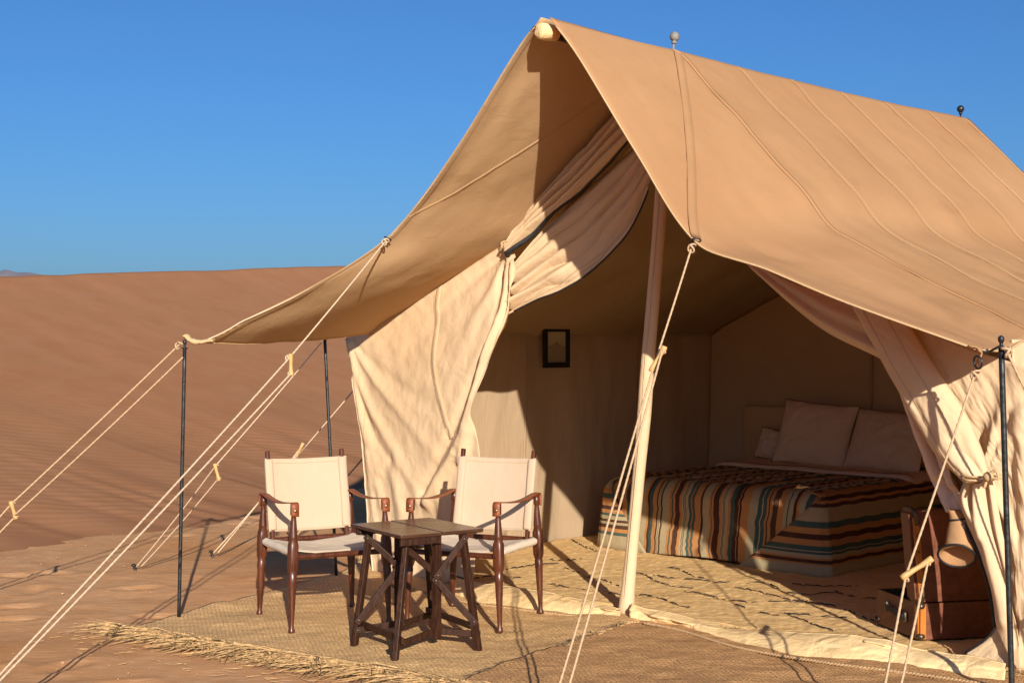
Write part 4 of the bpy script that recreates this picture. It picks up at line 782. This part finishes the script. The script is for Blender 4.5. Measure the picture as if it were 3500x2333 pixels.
# ------------------------------------------------------------------ campaign chairs
def leg_prof(top):
    return [(.015, 0), (.0175, .003), (.0165, .012), (.0115, .028), (.0125, .06), (.017, .16), (.0205, .25), (.022, .285), (.019, .290), (.0245, .315), (.0255, .35), (.0255, .40), (.0245, .435), (.019, .462), (.0215, .468), (.021, .475),
            (.019, .50), (.0145, .55), (.012, .575), (.0125, .580), (.018, .584), (.018, top)]
def make_chair():
    t = thing('campaign_chair', 'x', 'chair', (0, 0, 0), 0, 'folding campaign chairs on the straw mat')
    hw, hd = .243, .252
    pos = {}
    for sx in (-1, 1):
        for sy in (-1, 1):
            splay = (sx * .0, sy * .006); b = A((sx * hw, sy * hd, 0)); pos[sx, sy] = b
            mb = MB().lathe(leg_prof(.635), (0, 0, 0), 16, None, (.30, .45)); V = np.vstack(mb.V)
            k = (1 - V[:, 2] / .6)[:, None]; V = V * 1. + b + A((sx * .018, sy * .016, 0)) * np.clip(k, -.1, 1)
            lg = mk('leg', V, mb.F, WOOD, t, bevel=None)
            pin = MB().lathe([(.009, -.003), (.009, .004), (.004, .006)], b + A((0, -.026 * 1, .37)), 10, (0, -1, 0)); pin2 = MB().lathe([(.008, -.003), (.008, .004), (.004, .006)], b + A((sx * .026, 0, .385)), 10, (sx, 0, 0)); pin2.build('peg', WOOD_T, lg)
            pin.build('peg', WOOD_T, lg)
    for sy, z in ((-1, .372), (1, .392)):
        MB().tube([(-hw - .02, sy * hd, z), (-hw + .02, sy * hd, z), (0, sy * hd, z), (hw - .02, sy * hd, z), (hw + .02, sy * hd, z)], .0145, 12).build('rail', WOOD, t)
    for sx in (-1, 1):
        MB().tube([(sx * hw, -hd - .02, .39), (sx * hw, 0, .392), (sx * hw, hd + .02, .395)], .0145, 12).build('rail', WOOD, t)
    # seat: cloth wrapped round the side rails
    n, m = 44, 40; xs = np.linspace(-1, 1, n); ys = np.linspace(-hd + .035, hd - .035, m); V = np.zeros((m, n + 12, 3))
    for j, y_ in enumerate(ys):
        sag = .022 + .012 * math.cos((y_ / hd) * 1.2)
        top = np.stack([xs * hw, 0 * xs + y_, .411 - sag * (1 - xs ** 2) ** .8 - .006 * (y_ < -hd + .06)], -1)
        th = np.linspace(.35, 1, 6)[:, None] * math.pi * .95
        wr = lambda sx: np.stack([sx * (hw + .0195 * np.sin(th[:, 0])), 0 * th[:, 0] + y_, .3915 + .0195 * np.cos(th[:, 0])], -1)
        V[j] = np.vstack([wr(-1)[::-1], top, wr(1)])
    V[..., 2] += .003 * fbm(V[..., 0] * 9, V[..., 1] * 9, 211)
    st = mk('seat', V, gridF(m, n + 12), CANVAS_SEAT, t, solid=.004)
    for y_ in (-hd + .06,):
        MB().tube(np.stack([xs * hw * .97, 0 * xs + y_, .414 - .033 * (1 - xs ** 2) ** .8], -1), .0014, 4).build('stitching', WHITE_HEM, st)
    # back: two tilting stiles with a canvas panel
    lean = lambda z: hd - .045 + (z - .40) * .20
    for sx in (-1, 1):
        MB().beam((sx * (hw - .036), lean(.40), .40), (sx * (hw - .034), lean(.86), .862), .020, .026, (1, 0, 0)).build('back_stile', WOOD, t, bevel=.003)
    zs = np.linspace(.445, .825, 34); V = np.zeros((34, n, 3))
    for j, z in enumerate(zs):
        V[j] = np.stack([xs * (hw - .014), lean(z) - .016 + .030 * (1 - xs ** 2) ** .7 * (1 - .25 * math.sin((z - .445) * 8)), z - .008 * (1 - xs ** 2) + 0 * xs], -1)
    V[..., 1] += .003 * fbm(V[..., 0] * 7, V[..., 2] * 7, 221)
    bk = mk('backrest', V, gridF(34, n, flip=True), CANVAS_CHAIR, t, solid=.005)
    for zz_ in (.462, .805):
        j = int(np.abs(zs - zz_).argmin()); MB().tube(V[j] + A((0, -.003, 0)), .0012, 4).build('stitching', HEM, bk)
    for sx in (-1, 1):
        MB().box((sx * (hw - .036), lean(.635) - .004, .635), (.046, .034, .38), (rad(-11.3), 0, 0)).build('stile_sleeve', CANVAS_CHAIR, bk, bevel=.012)
    # arms: leather straps buttoned over the leg tops
    for sx in (-1, 1):
        ya, yb = -hd - .019, hd + .019; pts = [(ya, .575), (ya - .001, .60), (ya, .63), (ya + .006, .640), (ya + .03, .642), (-.12, .629), (0, .622), (.12, .627), (yb - .03, .642), (yb - .006, .640), (yb, .63), (yb + .001, .60), (yb, .575)]
        c = catmull([(sx * hw, y_, z_) for y_, z_ in pts], 60); V = np.stack([c + A((-.0205, 0, 0)), c + A((.0205, 0, 0))], 1)
        lens_ = np.linspace(0, 1, 60); V[:, :, 0] *= 1; ar = mk('arm_strap', V, gridF(60, 2), LEATHER, t, solid=.005)
        for sy in (-1, 1):
            MB().lathe([(.0085, 0), (.009, .003), (.006, .006), (.002, .007)], (sx * hw, sy * (hd + .021), .605), 12, (0, sy, 0)).build('stud', BRASS, ar)
    return t
ch = make_chair()
ch2 = copy_tree(ch)
ch.location = (-.986, 7.43, .016); ch.rotation_euler = (0, 0, rad(27)); ch['label'] = 'canvas and dark wood campaign chair left of the small table'
ch2.location = (-.193, 7.44, .016); ch2.rotation_euler = (0, 0, rad(-23.5)); ch2['label'] = 'canvas and dark wood campaign chair right of the table, before the doorway'

# ------------------------------------------------------------------ folding table (local: x along its short side, y along its long side)
tb_ = thing('folding_table', 'small dark wooden folding table between the two chairs', 'table', (-.463, 6.852, .014), rad(33))
def L3(e1, e2, z): return A((e1, -e2, z))
for k, (xa, xb) in enumerate(((-.222, -.0015), (.0015, .222))):
    mb = MB().box(((xa + xb) / 2, 0, .552 + .002 * k), (xb - xa, .52, .014)); lf = mb.build('table_leaf', WOOD_TOP, tb_, local=True, bevel=.003, smooth=False)
    MB().box(((xa + xb) / 2, 0, .5435 + .002 * k), (xb - xa - .008, .512, .0035)).build('edge_ply', WOOD_T, lf, local=True, smooth=False)
legs = {'a': ((-.165, -.16), (-.28, -.10)), 'b': ((-.16, .20), (-.27, .29)), 'c': ((.12, .235), (.15, .33)), 'd': ((.17, -.20), (.23, -.23))}
LT, LB = {}, {}
for k, (tp, bt) in legs.items():
    LT[k], LB[k] = L3(*tp, .54), L3(*bt, -.004)
    MB().beam(LB[k], LT[k], .034, .026, (LB[k] - LT[k]) * A((1, 1, 0))).build('leg', WOOD_T, tb_, local=True, bevel=.003, smooth=False)
C_, F_ = (.0, .2), (-.06, -.06)
for c in (C_, F_): MB().beam(L3(*c, .055), L3(*c, .54), .038, .030, (1, .3, 0)).build('post', WOOD_T, tb_, local=True, bevel=.003, smooth=False)
def on(k, z): t = (z - LB[k][2]) / (LT[k][2] - LB[k][2]); return LB[k] + (LT[k] - LB[k]) * t
def rail(nm, p, q, w=.030, th=.016, off=.0):
    p, q = A(p), A(q); d = (q - p) / np.linalg.norm(q - p); s = np.cross(d, UP); s /= np.linalg.norm(s)
    o = MB().beam(p - d * .018 + s * off, q + d * .018 + s * off, w, th, (0, 0, 1)).build(nm, WOOD_T, tb_, local=True, bevel=.003, smooth=False)
    bl = MB()
    for e in (p, q): bl.lathe([(.007, 0), (.007, .003), (.003, .004)], e + s * (off + (th / 2 - .001) * (1 if off >= 0 else -1)), 8, s if off >= 0 else -s)
    bl.build('bolt', CASE_METAL, o, local=True)
rail('rail', on('b', .055), L3(*C_, .085), off=-.022); rail('rail', L3(*C_, .085), on('c', .075), off=-.022); rail('rail', on('a', .10), on('b', .085), off=-.022)
rail('rail', on('a', .075), L3(*F_, .095), off=.022); rail('rail', L3(*F_, .09), on('d', .09), off=.022); rail('rail', on('d', .10), on('c', .12), off=.022)
rail('brace', on('b', .50), L3(*C_, .36), off=-.02); rail('brace', on('c', .52), L3(*C_, .355), off=-.024); rail('brace', L3(*C_, .33), on('c', .14), off=.02)
rail('brace', on('a', .50), L3(*F_, .37), off=.02); rail('brace', L3(*F_, .37), on('a', .12), off=-.024); rail('brace', on('d', .50), L3(*F_, .36), off=.02)
rail('apron', L3(-.20, .245, .526), L3(-.02, .245, .526), .036, .016, -.002)
rail('apron', L3(-.20, -.2, .526), L3(.19, -.2, .526), .030, .016, .002)

# ------------------------------------------------------------------ bed, bedding
bed = thing('bed', 'wide bed with a beige padded headboard against the back wall', 'bed', tuple(T(2.2, -.78, 0)), rad(45))
WL, WR, A0, A1, ZT = -1.56, .10, 1.30, 3.06, .535
def tbox(mb, a0, a1, w0, w1, z0, z1): return mb.add(*(lambda b: (np.vstack(b.V), b.F))(MB().add(A([T(a, w, z) for a in (a0, a1) for w in (w0, w1) for z in (z0, z1)]), [(0, 1, 3, 2), (4, 6, 7, 5), (0, 4, 5, 1), (2, 3, 7, 6), (0, 2, 6, 4), (1, 5, 7, 3)])))
tbox(MB(), A0 + .06, A1, WL + .06, WR - .06, .05, .30).build('bed_base', HEADB, bed, bevel=.02)
tbox(MB(), A0 + .04, A1, WL + .04, WR - .04, .301, ZT - .03).build('mattress', LINEN, bed, bevel=.05)
hb = tbox(MB(), 3.065, 3.125, -1.73, WR + .12, .04, .965).build('headboard', HEADB, bed, bevel=.02)
# striped blanket: colours run across the bed, one strip of faces per stripe
CR, OR, BR, TE = (0.4, 0.3206, 0.1825, 1), (0.47, 0.2058, 0.06675, 1), (0.05, 0.01627, 0.01068, 1), (0.032, 0.08613, 0.07565, 1)
seq = [(14, OR), (4, CR), (6, TE), (6, CR), (12, BR), (6, OR), (14, BR), (30, OR), (10, TE), (22, BR), (9, CR), (7, BR), (4, CR), (9, BR), (18, OR), (36, CR), (13, OR), (12, BR), (18, TE), (22, OR), (8, BR), (6, CR), (2, BR), (6, CR), (9, BR), (36, CR), (13, OR), (8, TE), (12, OR), (27, BR), (14, OR),
       (10, CR), (3, BR), (5, CR), (3, BR), (16, CR), (14, TE), (3, OR), (2, BR), (3, OR), (13, TE), (32, OR), (11, BR), (34, CR), (10, OR), (5, TE), (11, OR), (32, BR), (14, OR), (6, CR), (3, BR), (4, CR), (3, BR), (16, CR), (12, OR), (20, TE), (20, BR), (4, OR), (11, BR), (40, OR), (40, CR), (20, TE), (6, CR), (18, TE), (10, OR), (6, BR), (16, OR), (28, BR),
       (32, OR), (16, CR), (6, TE), (22, CR), (14, BR), (12, OR), (30, CR), (28, TE), (26, OR), (22, BR), (40, OR), (20, TE), (5, CR), (4, TE), (20, CR), (10, OR), (14, BR), (14, OR), (60, CR)]
tot = 1.42 / 990.; edges = [WL - .35]; cols = []
lead = [(20, CR), (10, BR), (16, OR), (22, BR), (10, CR), (8, BR), (30, OR), (16, TE), (28, CR), (14, OR), (10, BR), (60, OR)]
for w_, c in lead + seq: edges.append(edges[-1] + w_ * tot * 1.04); cols.append(c)
edges = A(edges); ctr = []
def stripe_mesh(name, rows, mat, parent, colour_of):
    """rows: list of (n+1,3) world points, faces coloured by column"""
    V = np.stack(rows); h, w = V.shape[:2]; F = gridF(h, w); o = mk(name, V, F, mat, parent, solid=.006)
    ca = o.data.color_attributes.new('stripe', 'FLOAT_COLOR', 'CORNER'); arr = np.ones((len(F) * 4, 4), np.float32)
    k = 0
    for r in range(h - 1):
        for c in range(w - 1): arr[k:k + 4] = colour_of(r, c); k += 4
    ca.data.foreach_set('color', arr.ravel()); return o
def blanket_material():
    t = NT('striped_woven_wool', .92, .12); at = t.n.new('ShaderNodeVertexColor'); at.layer_name = 'stripe'; g = t.tc.outputs['Object']
    weave = t.noise(300, 2, g); c = t.mix(t.rampf(weave, .3, .7, 0, .35), at.outputs[0], (0.1, 0.05742, 0.0356, 1)); mid = t.noise(6, 3, g)
    c = t.mix(t.rampf(mid, .4, .8, 0, .2), c, (0.26, 0.1531, 0.06675, 1))
    n = t.bump(t.noise(9, 3, g), .4, .02); n = t.bump(weave, .4, .003, n); return t.done(c, n)
BLK = blanket_material()
blanket = thing('striped_blanket', 'striped wool blanket in orange, teal, cream and dark brown over the bed', 'blanket', tuple(T(A0, -.78, 0)), rad(45))
# columns between the bed edges (each stripe split in two for smoothness)
def sub(e):
    o = [];
    for a, b in zip(e[:-1], e[1:]): o += [a, (a + b) / 2]
    return A(o + [e[-1]])
inside = [(max(a, WL - .03), min(b, WR + .02), c) for a, b, c in zip(edges[:-1], edges[1:], cols) if b > WL - .03 and a < WR + .02]
ecols = sub([inside[0][0]] + [k[1] for k in inside]); ccols = [k[2] for k in inside for _ in (0, 1)]
R_ = .13
def edge_drop(w):                                                   # rounded shoulders at both sides of the bed
    d = np.minimum(w - (WL - .03), (WR + .02) - w); t = np.clip(1 - d / .12, 0, 1); return .05 * t ** 2
rows, foot = [], A0 - .02
def wob(s, w): return .010 * vnoise(s * 5 + 0 * w, w * 3, 231) + .006 * vnoise(s * 13 + 0 * w, w * 7, 235)
for s in np.linspace(0, 1, 26):                                      # foot drop from floor to the shoulder
    z = .030 + (ZT - R_ - .030) * s; fl = .035 * (1 - s); w = ecols
    rows.append(T(foot - fl + .012 * np.sin(w * 9 + 1.5) * (1 - s) + .006 * vnoise(w * 14, 0 * w + s * 2, 241), w + wob(s, w), z + (.030 - .02 * np.clip((w + .6) / .6, -1, 1) ** 2) * (1 - s) ** 3 - edge_drop(w) * .3 * s))
for th in np.linspace(.12, 1, 12) * math.pi / 2:
    w = ecols; rows.append(T(foot + R_ * (1 - math.cos(th)), w + wob(1 + th * .3, w), ZT - R_ + R_ * math.sin(th) - edge_drop(w) * (.3 + .7 * math.sin(th)) + .004 * vnoise(w * 9, 0 * w + th, 243)))
for a in np.linspace(foot + R_ + .02, A1 - .50, 60):
    w = ecols; rp_ = .005 * np.sin(a * 60 + 6 * vnoise(w * 2, 0 * w, 251)) * (a > foot + R_ + .08) + .006 * fbm(w * 6, 0 * w + a * 9, 253)
    rows.append(T(a + 0 * w, w + wob(a * 1.3, w) + .011 * vnoise(w * 8, 0 * w + a * 18, 255) * min(1, (a - foot - R_) * 6), ZT - edge_drop(w) + rp_))
bt_ = stripe_mesh('foot_and_top', rows, BLK, blanket, lambda r, c: ccols[c])
rg = [(a - WR, b - WR, c) for a, b, c in zip(edges[:-1], edges[1:], cols) if b > WR - .02]
rg = [(0., .03, OR), (.03, .055, BR), (.055, .075, OR), (.075, .10, BR), (.10, .20, (0.4, 0.2871, 0.1602, 1)), (.20, .245, TE), (.245, .29, OR), (.29, .33, BR), (.33, .375, OR), (.375, .41, TE), (.41, .417, CR), (.417, .435, TE), (.435, .46, CR), (.46, .475, OR), (.475, .50, BR), (.50, .515, OR), (.515, .60, CR)]
def side_flap(side, stripes, mitre, nm):
    """drop along one side of the bed plus the mitred triangle that wraps onto the foot; columns follow the drop"""
    d = sub([stripes[0][0]] + [k[1] for k in stripes]); d = d * (ZT - .030) / d[-1]; cc = [k[2] for k in stripes for _ in (0, 1)]
    wE = WR if side > 0 else WL; rows = []
    # path at each height: along the foot face from the mitre line to the corner, round the corner, then along the side
    def at(sv, dd):
        z = ZT - dd; out = np.minimum(dd / R_, 1); off = R_ * np.sqrt(np.clip(1 - (1 - out) ** 2, 0, 1)) - R_ + .025 + .05 * dd / ZT + .012 * np.sin(sv * 9) * dd / ZT
        if sv < 0:                                                    # on the foot face
            wlen = mitre * np.clip((dd - .03) / (ZT - .03), 0, 1) ** 1.1; w = wE + side * .02 - side * wlen * (-sv); return T(foot - .014 - .036 * dd / ZT - .015 * np.exp(-((sv + .5) / .4) ** 2) + (1 - out) ** 2 * R_, w, z + .0)
        if sv < 1:                                                    # the corner
            th = sv * math.pi / 2; r = .05; return T(foot - .014 - .036 * dd / ZT + (1 - out) ** 2 * R_ * (1 - sv) + r * (1 - math.cos(th)) * 1., wE + side * (.02 + (off + .02) * math.sin(th)), z)
        return T(foot + .036 + (sv - 1) * 1.4 + 0 * dd, wE + side * (off + .04), z + .004 * np.sin(sv * 40))
    for sv in np.r_[np.linspace(-1, 0, 16, endpoint=False), np.linspace(0, 1, 10, endpoint=False), np.linspace(1, 2.0, 24)]: rows.append(at(sv, d))
    o = stripe_mesh(nm, rows if side > 0 else [r for r in rows], BLK, blanket, lambda r, c: cc[c]); return o
side_flap(1, rg, .62, 'side_flap')
lg = [(0, .10, CR), (.10, .14, OR), (.14, .18, TE), (.18, .24, OR), (.24, .27, BR), (.27, .30, OR), (.30, .32, TE), (.32, .35, CR), (.35, .37, BR), (.37, .39, CR), (.39, .42, BR), (.42, .45, OR), (.45, .475, TE), (.475, .6, CR)]
side_flap(-1, lg, .42, 'side_flap')
# turned-down sheet
sw = np.linspace(WL - .03, WR + .10, 80); rows = []
for a, zo in zip(np.r_[np.linspace(A1 - .62, A1 - .02, 16)], np.r_[.012, .024, np.full(14, .026)]):
    rows.append(T(a + .05 * np.clip((sw - WR + .15) / .25, 0, 1) ** 2 * -1 + .012 * np.sin(sw * 4), sw, ZT + zo - edge_drop(np.clip(sw, WL - .03, WR + .02)) * 1.0 - .22 * np.clip((sw - WR + .02) / .10, 0, 1) ** 2 + .004 * fbm(sw * 5, 0 * sw + a * 6, 261)))
V = np.stack(rows); sh = mk('bed_sheet', V, gridF(*V.shape[:2]), LINEN, None, solid=.012); tag(sh, 'white sheet folded down over the top of the striped blanket', 'sheet'); ROOTM[sh.name] = Matrix.Identity(4)
MB().tube(V[2] + UP * .008, .002, 4).build('stitch_line', STITCH, sh)
def pillow(label, c, w, h, th, tilt, yaw=0., roll=0.):
    """c: middle of the bottom edge in tent terms; stands on the sheet leaning back"""
    n = 46; u, v = np.meshgrid(np.linspace(-1, 1, n), np.linspace(-1, 1, n)); rim = .045
    f = (np.clip(1 - np.abs(u) ** 2.6, 0, 1) * np.clip(1 - np.abs(v) ** 2.6, 0, 1)) ** .55
    pinch = 1 - .055 * (1 - u ** 2) * np.abs(v) - .0; pinch2 = 1 - .055 * (1 - v ** 2) * np.abs(u)
    X = u * w / 2 * pinch2; Y = (v + 1) * h / 2 * 1.0 + (pinch - 1) * v * h / 2
    wr = .012 * fbm(u * 3 + label.__len__(), v * 3, 271) * f + .010 * fbm(u * 8, v * 8 + len(label), 275) * f * (np.abs(u * v) + .25)
    Zf, Zb = th / 2 * f + wr + .003, -th / 2 * f - .003
    flange = .006 * np.sin(u * 9) * (np.abs(v) > .95); Zf += flange; Zb += flange
    V = np.concatenate([np.stack([X, Y, Zf], -1).reshape(-1, 3), np.stack([X, Y, Zb], -1).reshape(-1, 3)])
    F = [tuple(k) for k in gridF(n, n)] + [tuple(k + n * n) for k in gridF(n, n, True)]
    per = [k for k in range(n)] + [r * n + n - 1 for r in range(1, n)] + [(n - 1) * n + k for k in range(n - 2, -1, -1)] + [r * n for r in range(n - 2, 0, -1)]
    for a, b in zip(per, per[1:] + per[:1]): F.append((a, b, b + n * n, a + n * n)[::-1])
    # local x -> along bed width, y -> up, z -> towards the foot
    ca, sa = math.cos(tilt), math.sin(tilt); cr, sr = math.cos(roll), math.sin(roll)
    x_, y_, z_ = V[:, 0] * cr - V[:, 1] * sr, V[:, 0] * sr + V[:, 1] * cr, V[:, 2]
    a_ = c[0] - z_ * ca + y_ * sa; zz = c[2] + y_ * ca + z_ * sa; w_ = c[1] + x_ * math.cos(yaw); a_ = a_ + x_ * math.sin(yaw)
    Wd = T(a_, w_, zz); root = thing('pillow', label, 'pillow', tuple(T(*c)), rad(45), 'white pillows leaning on the headboard')
    o = mk('pillowcase', Wd, F, LINEN, root)
    MB().tube(Wd[per + per[:1]], .0028, 4, cap=False).build('piping', STITCH, root); return root
pillow('large square white pillow with one corner up, left of the two large ones', (2.78, -.94, ZT + .012), .62, .49, .16, rad(17), rad(4), rad(-4))
pillow('large square white pillow nearest the right door curtain', (2.76, -.33, ZT + .012), .64, .46, .17, rad(24), rad(-3), rad(-3))
pillow('small white pillow at the left end of the headboard', (2.92, -1.32, ZT + .02), .40, .24, .11, rad(16), rad(3), rad(-8))
pillow('white pillow tucked behind between the two large pillows', (2.97, -.64, ZT + .02), .60, .28, .10, rad(8))
pillow('white pillow half hidden behind the right door curtain', (2.97, -.02, ZT + .035), .42, .28, .12, rad(12))

# ------------------------------------------------------------------ picture on the side wall
pc = A((0.3187,10.21,1.428)); pic = thing('picture_frame', 'small black framed picture on the left inside wall', 'picture', tuple(pc), rad(45))
def frame_bar(p, q, w=.038, th=.022): return MB().beam(p, q, w, th, (0, 0, 1) if abs(q[2] - p[2]) < .01 else (1, 0, 0))
hw_, hh_ = .135, .148
for nm, p, q in (('frame_side', (-hw_, 0, hh_ - .019), (hw_, 0, hh_ - .019)), ('frame_side', (-hw_, 0, -hh_ + .019), (hw_, 0, -hh_ + .019)), ('frame_side', (-hw_ + .019, 0, -hh_ + .038), (-hw_ + .019, 0, hh_ - .038)), ('frame_side', (hw_ - .019, 0, -hh_ + .038), (hw_ - .019, 0, hh_ - .038))):
    frame_bar(A(p), A(q)).build(nm, FRAME, pic, local=True, bevel=.004, smooth=False)
def print_material():
    t = NT('sepia_desert_print', .5, .3); g = t.tc.outputs['Object']; sx = t.n.new('ShaderNodeSeparateXYZ'); t.l.new(g, sx.inputs[0]); X_, Z_ = sx.outputs[0], sx.outputs[2]
    c = t.mix(t.rampf(Z_, -.11, .10), (0.3, 0.2392, 0.1602, 1), (0.5, 0.4019, 0.267, 1))
    hill = t.math('LESS_THAN', Z_, t.math('SUBTRACT', t.math('MULTIPLY', t.math('POWER', t.math('ABSOLUTE', t.math('ADD', X_, .0)), .6), -.16), -.042))
    c = t.mix(t.math('MULTIPLY', hill, .5), c, (0.22, 0.1627, 0.0979, 1)); hor = t.math('LESS_THAN', t.math('ABSOLUTE', t.math('ADD', Z_, .0)), .004); c = t.mix(t.math('MULTIPLY', hor, .35), c, (0.18, 0.134, 0.0801, 1))
    c = t.mix(t.rampf(t.noise(60, 4, g), .5, .8, 0, .5), c, (0.15, 0.1053, 0.0623, 1)); return t.done(c)
MB().box((0, .004, 0), (2 * hw_ - .07, .006, 2 * hh_ - .07)).build('print', print_material(), pic, local=True, smooth=False)
MB().lathe([(.001, 0), (.0045, .004), (.0035, .018), (.002, .020), (.003, .026), (.001, .030)], (.004, -.0005, .012), 6).build('walking_figure', FRAME, pic, local=True)
MB().tube([(0, .006, hh_ - .01), (.004, .012, hh_ + .03)], .002, 5).build('hanging_loop', HEM, pic, local=True)

# ------------------------------------------------------------------ open suitcase
cx, cy = 1.93, 6.74; cang = math.atan2(.22, .97)
case = thing('open_suitcase', 'old brown suitcase with wooden slats standing open behind the guy rope', 'suitcase', (cx, cy, .05), cang)
Lc, Dc, Hc, th_ = .66, .43, .17, .012
body = MB().box((Lc / 2, th_ / 2, Hc / 2), (Lc, th_, Hc)).box((Lc / 2, Dc - th_ / 2, Hc / 2), (Lc, th_, Hc)).box((th_ / 2, Dc / 2, Hc / 2), (th_, Dc - 2 * th_ - .002, Hc)).box((Lc - th_ / 2, Dc / 2, Hc / 2), (th_, Dc - 2 * th_ - .002, Hc)).box((Lc / 2, Dc / 2, .006), (Lc - 2 * th_ - .002, Dc - 2 * th_ - .002, .012))
cb = body.build('case_body', CASE, case, local=True, smooth=False)
def lining_material():
    t = NT('dark_floral_lining', .8, .2); g = t.tc.outputs['Object']; v = t.n.new('ShaderNodeTexVoronoi'); v.inputs['Scale'].default_value = 38; t.l.new(g, v.inputs['Vector'])
    return t.done(t.mix(t.rampf(v.outputs['Distance'], .3, .4), (0.12, 0.0957, 0.0267, 1), (0.03, 0.0335, 0.0178, 1)))
MB().box((Lc / 2, Dc - th_ - .003, Hc / 2 + .012), (Lc - 2 * th_ - .01, .003, Hc - .03)).build('lining', lining_material(), cb, local=True, smooth=False)
def slats(parent, pts, w=.030, t_=.010, mat=CASE_SLAT):
    for p, q, up in pts: MB().beam(p, q, w, t_, up).build('slat', mat, parent, local=True, bevel=.003, smooth=False)
slats(cb, [((.016, -.004, .002), (.016, -.004, Hc - .005), (1, 0, 0)), ((.43, -.004, .002), (.43, -.004, Hc - .005), (1, 0, 0)), ((-.004, .016, .002), (-.004, .016, Hc - .005), (0, 1, 0))])
for c in ((.008, .004, .016), (.008, .004, Hc - .01), (.008, Dc - .006, .02)): MB().sphere(c, .022, 10, (1, 1, .8)).build('corner_cap', CASE_METAL, cb, local=True)
hd_ = MB().beam((-.016, .30, .105), (-.016, .13, .085), .026, .010, (0, 0, 1)); hdl = hd_.build('handle', PIPING, cb, local=True, bevel=.003)
for y_, z_ in ((.31, .105), (.125, .085)): MB().box((-.008, y_, z_), (.016, .022, .050)).build('handle_bracket', CASE_METAL, hdl, local=True, bevel=.003)
# lid upright on the front long side
tilt = rad(-5)
def lidpt(x_, y_, z_): return (x_ + z_ * math.sin(tilt) * 1., y_, Hc + .006 + z_)
Hl, Tl = .435, .085
lid = MB()
def lbox(x0, x1, y0, y1, z0, z1):
    V = [lidpt(a, b, c) for a in (x0, x1) for b in (y0, y1) for c in (z0, z1)]; lid.add(V, [(0, 1, 3, 2), (4, 6, 7, 5), (0, 4, 5, 1), (2, 3, 7, 6), (0, 2, 6, 4), (1, 5, 7, 3)])
lbox(0, Lc, .012, .024, 0, Hl); lbox(0, .012, .0245, .012 + Tl, 0, Hl); lbox(Lc - .012, Lc, .0245, .012 + Tl, 0, Hl); lbox(.0125, Lc - .0125, .0245, .012 + Tl, Hl - .012, Hl - .0005); lbox(.0125, Lc - .0125, .0245, .012 + Tl, .0005, .012)
ld = lid.build('lid', CASE, case, local=True, smooth=False)
slats(ld, [(lidpt(.018, .006, .03), lidpt(.018, .006, Hl - .03), (1, 0, 0)), (lidpt(.45, .006, .0), lidpt(.45, .006, Hl), (1, 0, 0))], .032)
slats(ld, [(lidpt(-.005, .058, .012), lidpt(-.005, .058, Hl - .012), (0, 1, 0))], .078, .010, CASE)
for z_ in (.02, Hl - .016):
    P_ = catmull([lidpt(.02, .003, z_ + (.05 if z_ < .1 else -.05)), lidpt(.016, .002, z_), lidpt(.012, .03, z_ + (-.022 if z_ < .1 else .018)), lidpt(.01, .085, z_ + (-.022 if z_ < .1 else .018))], 14)
    MB().tube(P_, .017, 8, flat=.6).build('corner_cap', CASE_METAL, ld, local=True)
MB().tube(catmull([lidpt(.45, .003, .05), lidpt(.45, .001, .015), lidpt(.45, .02, -.004)], 10), .016, 8, flat=.6).build('corner_cap', CASE_METAL, ld, local=True)
st_ = MB()
for z_ in (.08, .16, .24, .32, .40): st_.sphere(lidpt(.018, .0, z_), .005, 6)
st_.build('rivet', CASE_METAL, ld, local=True)
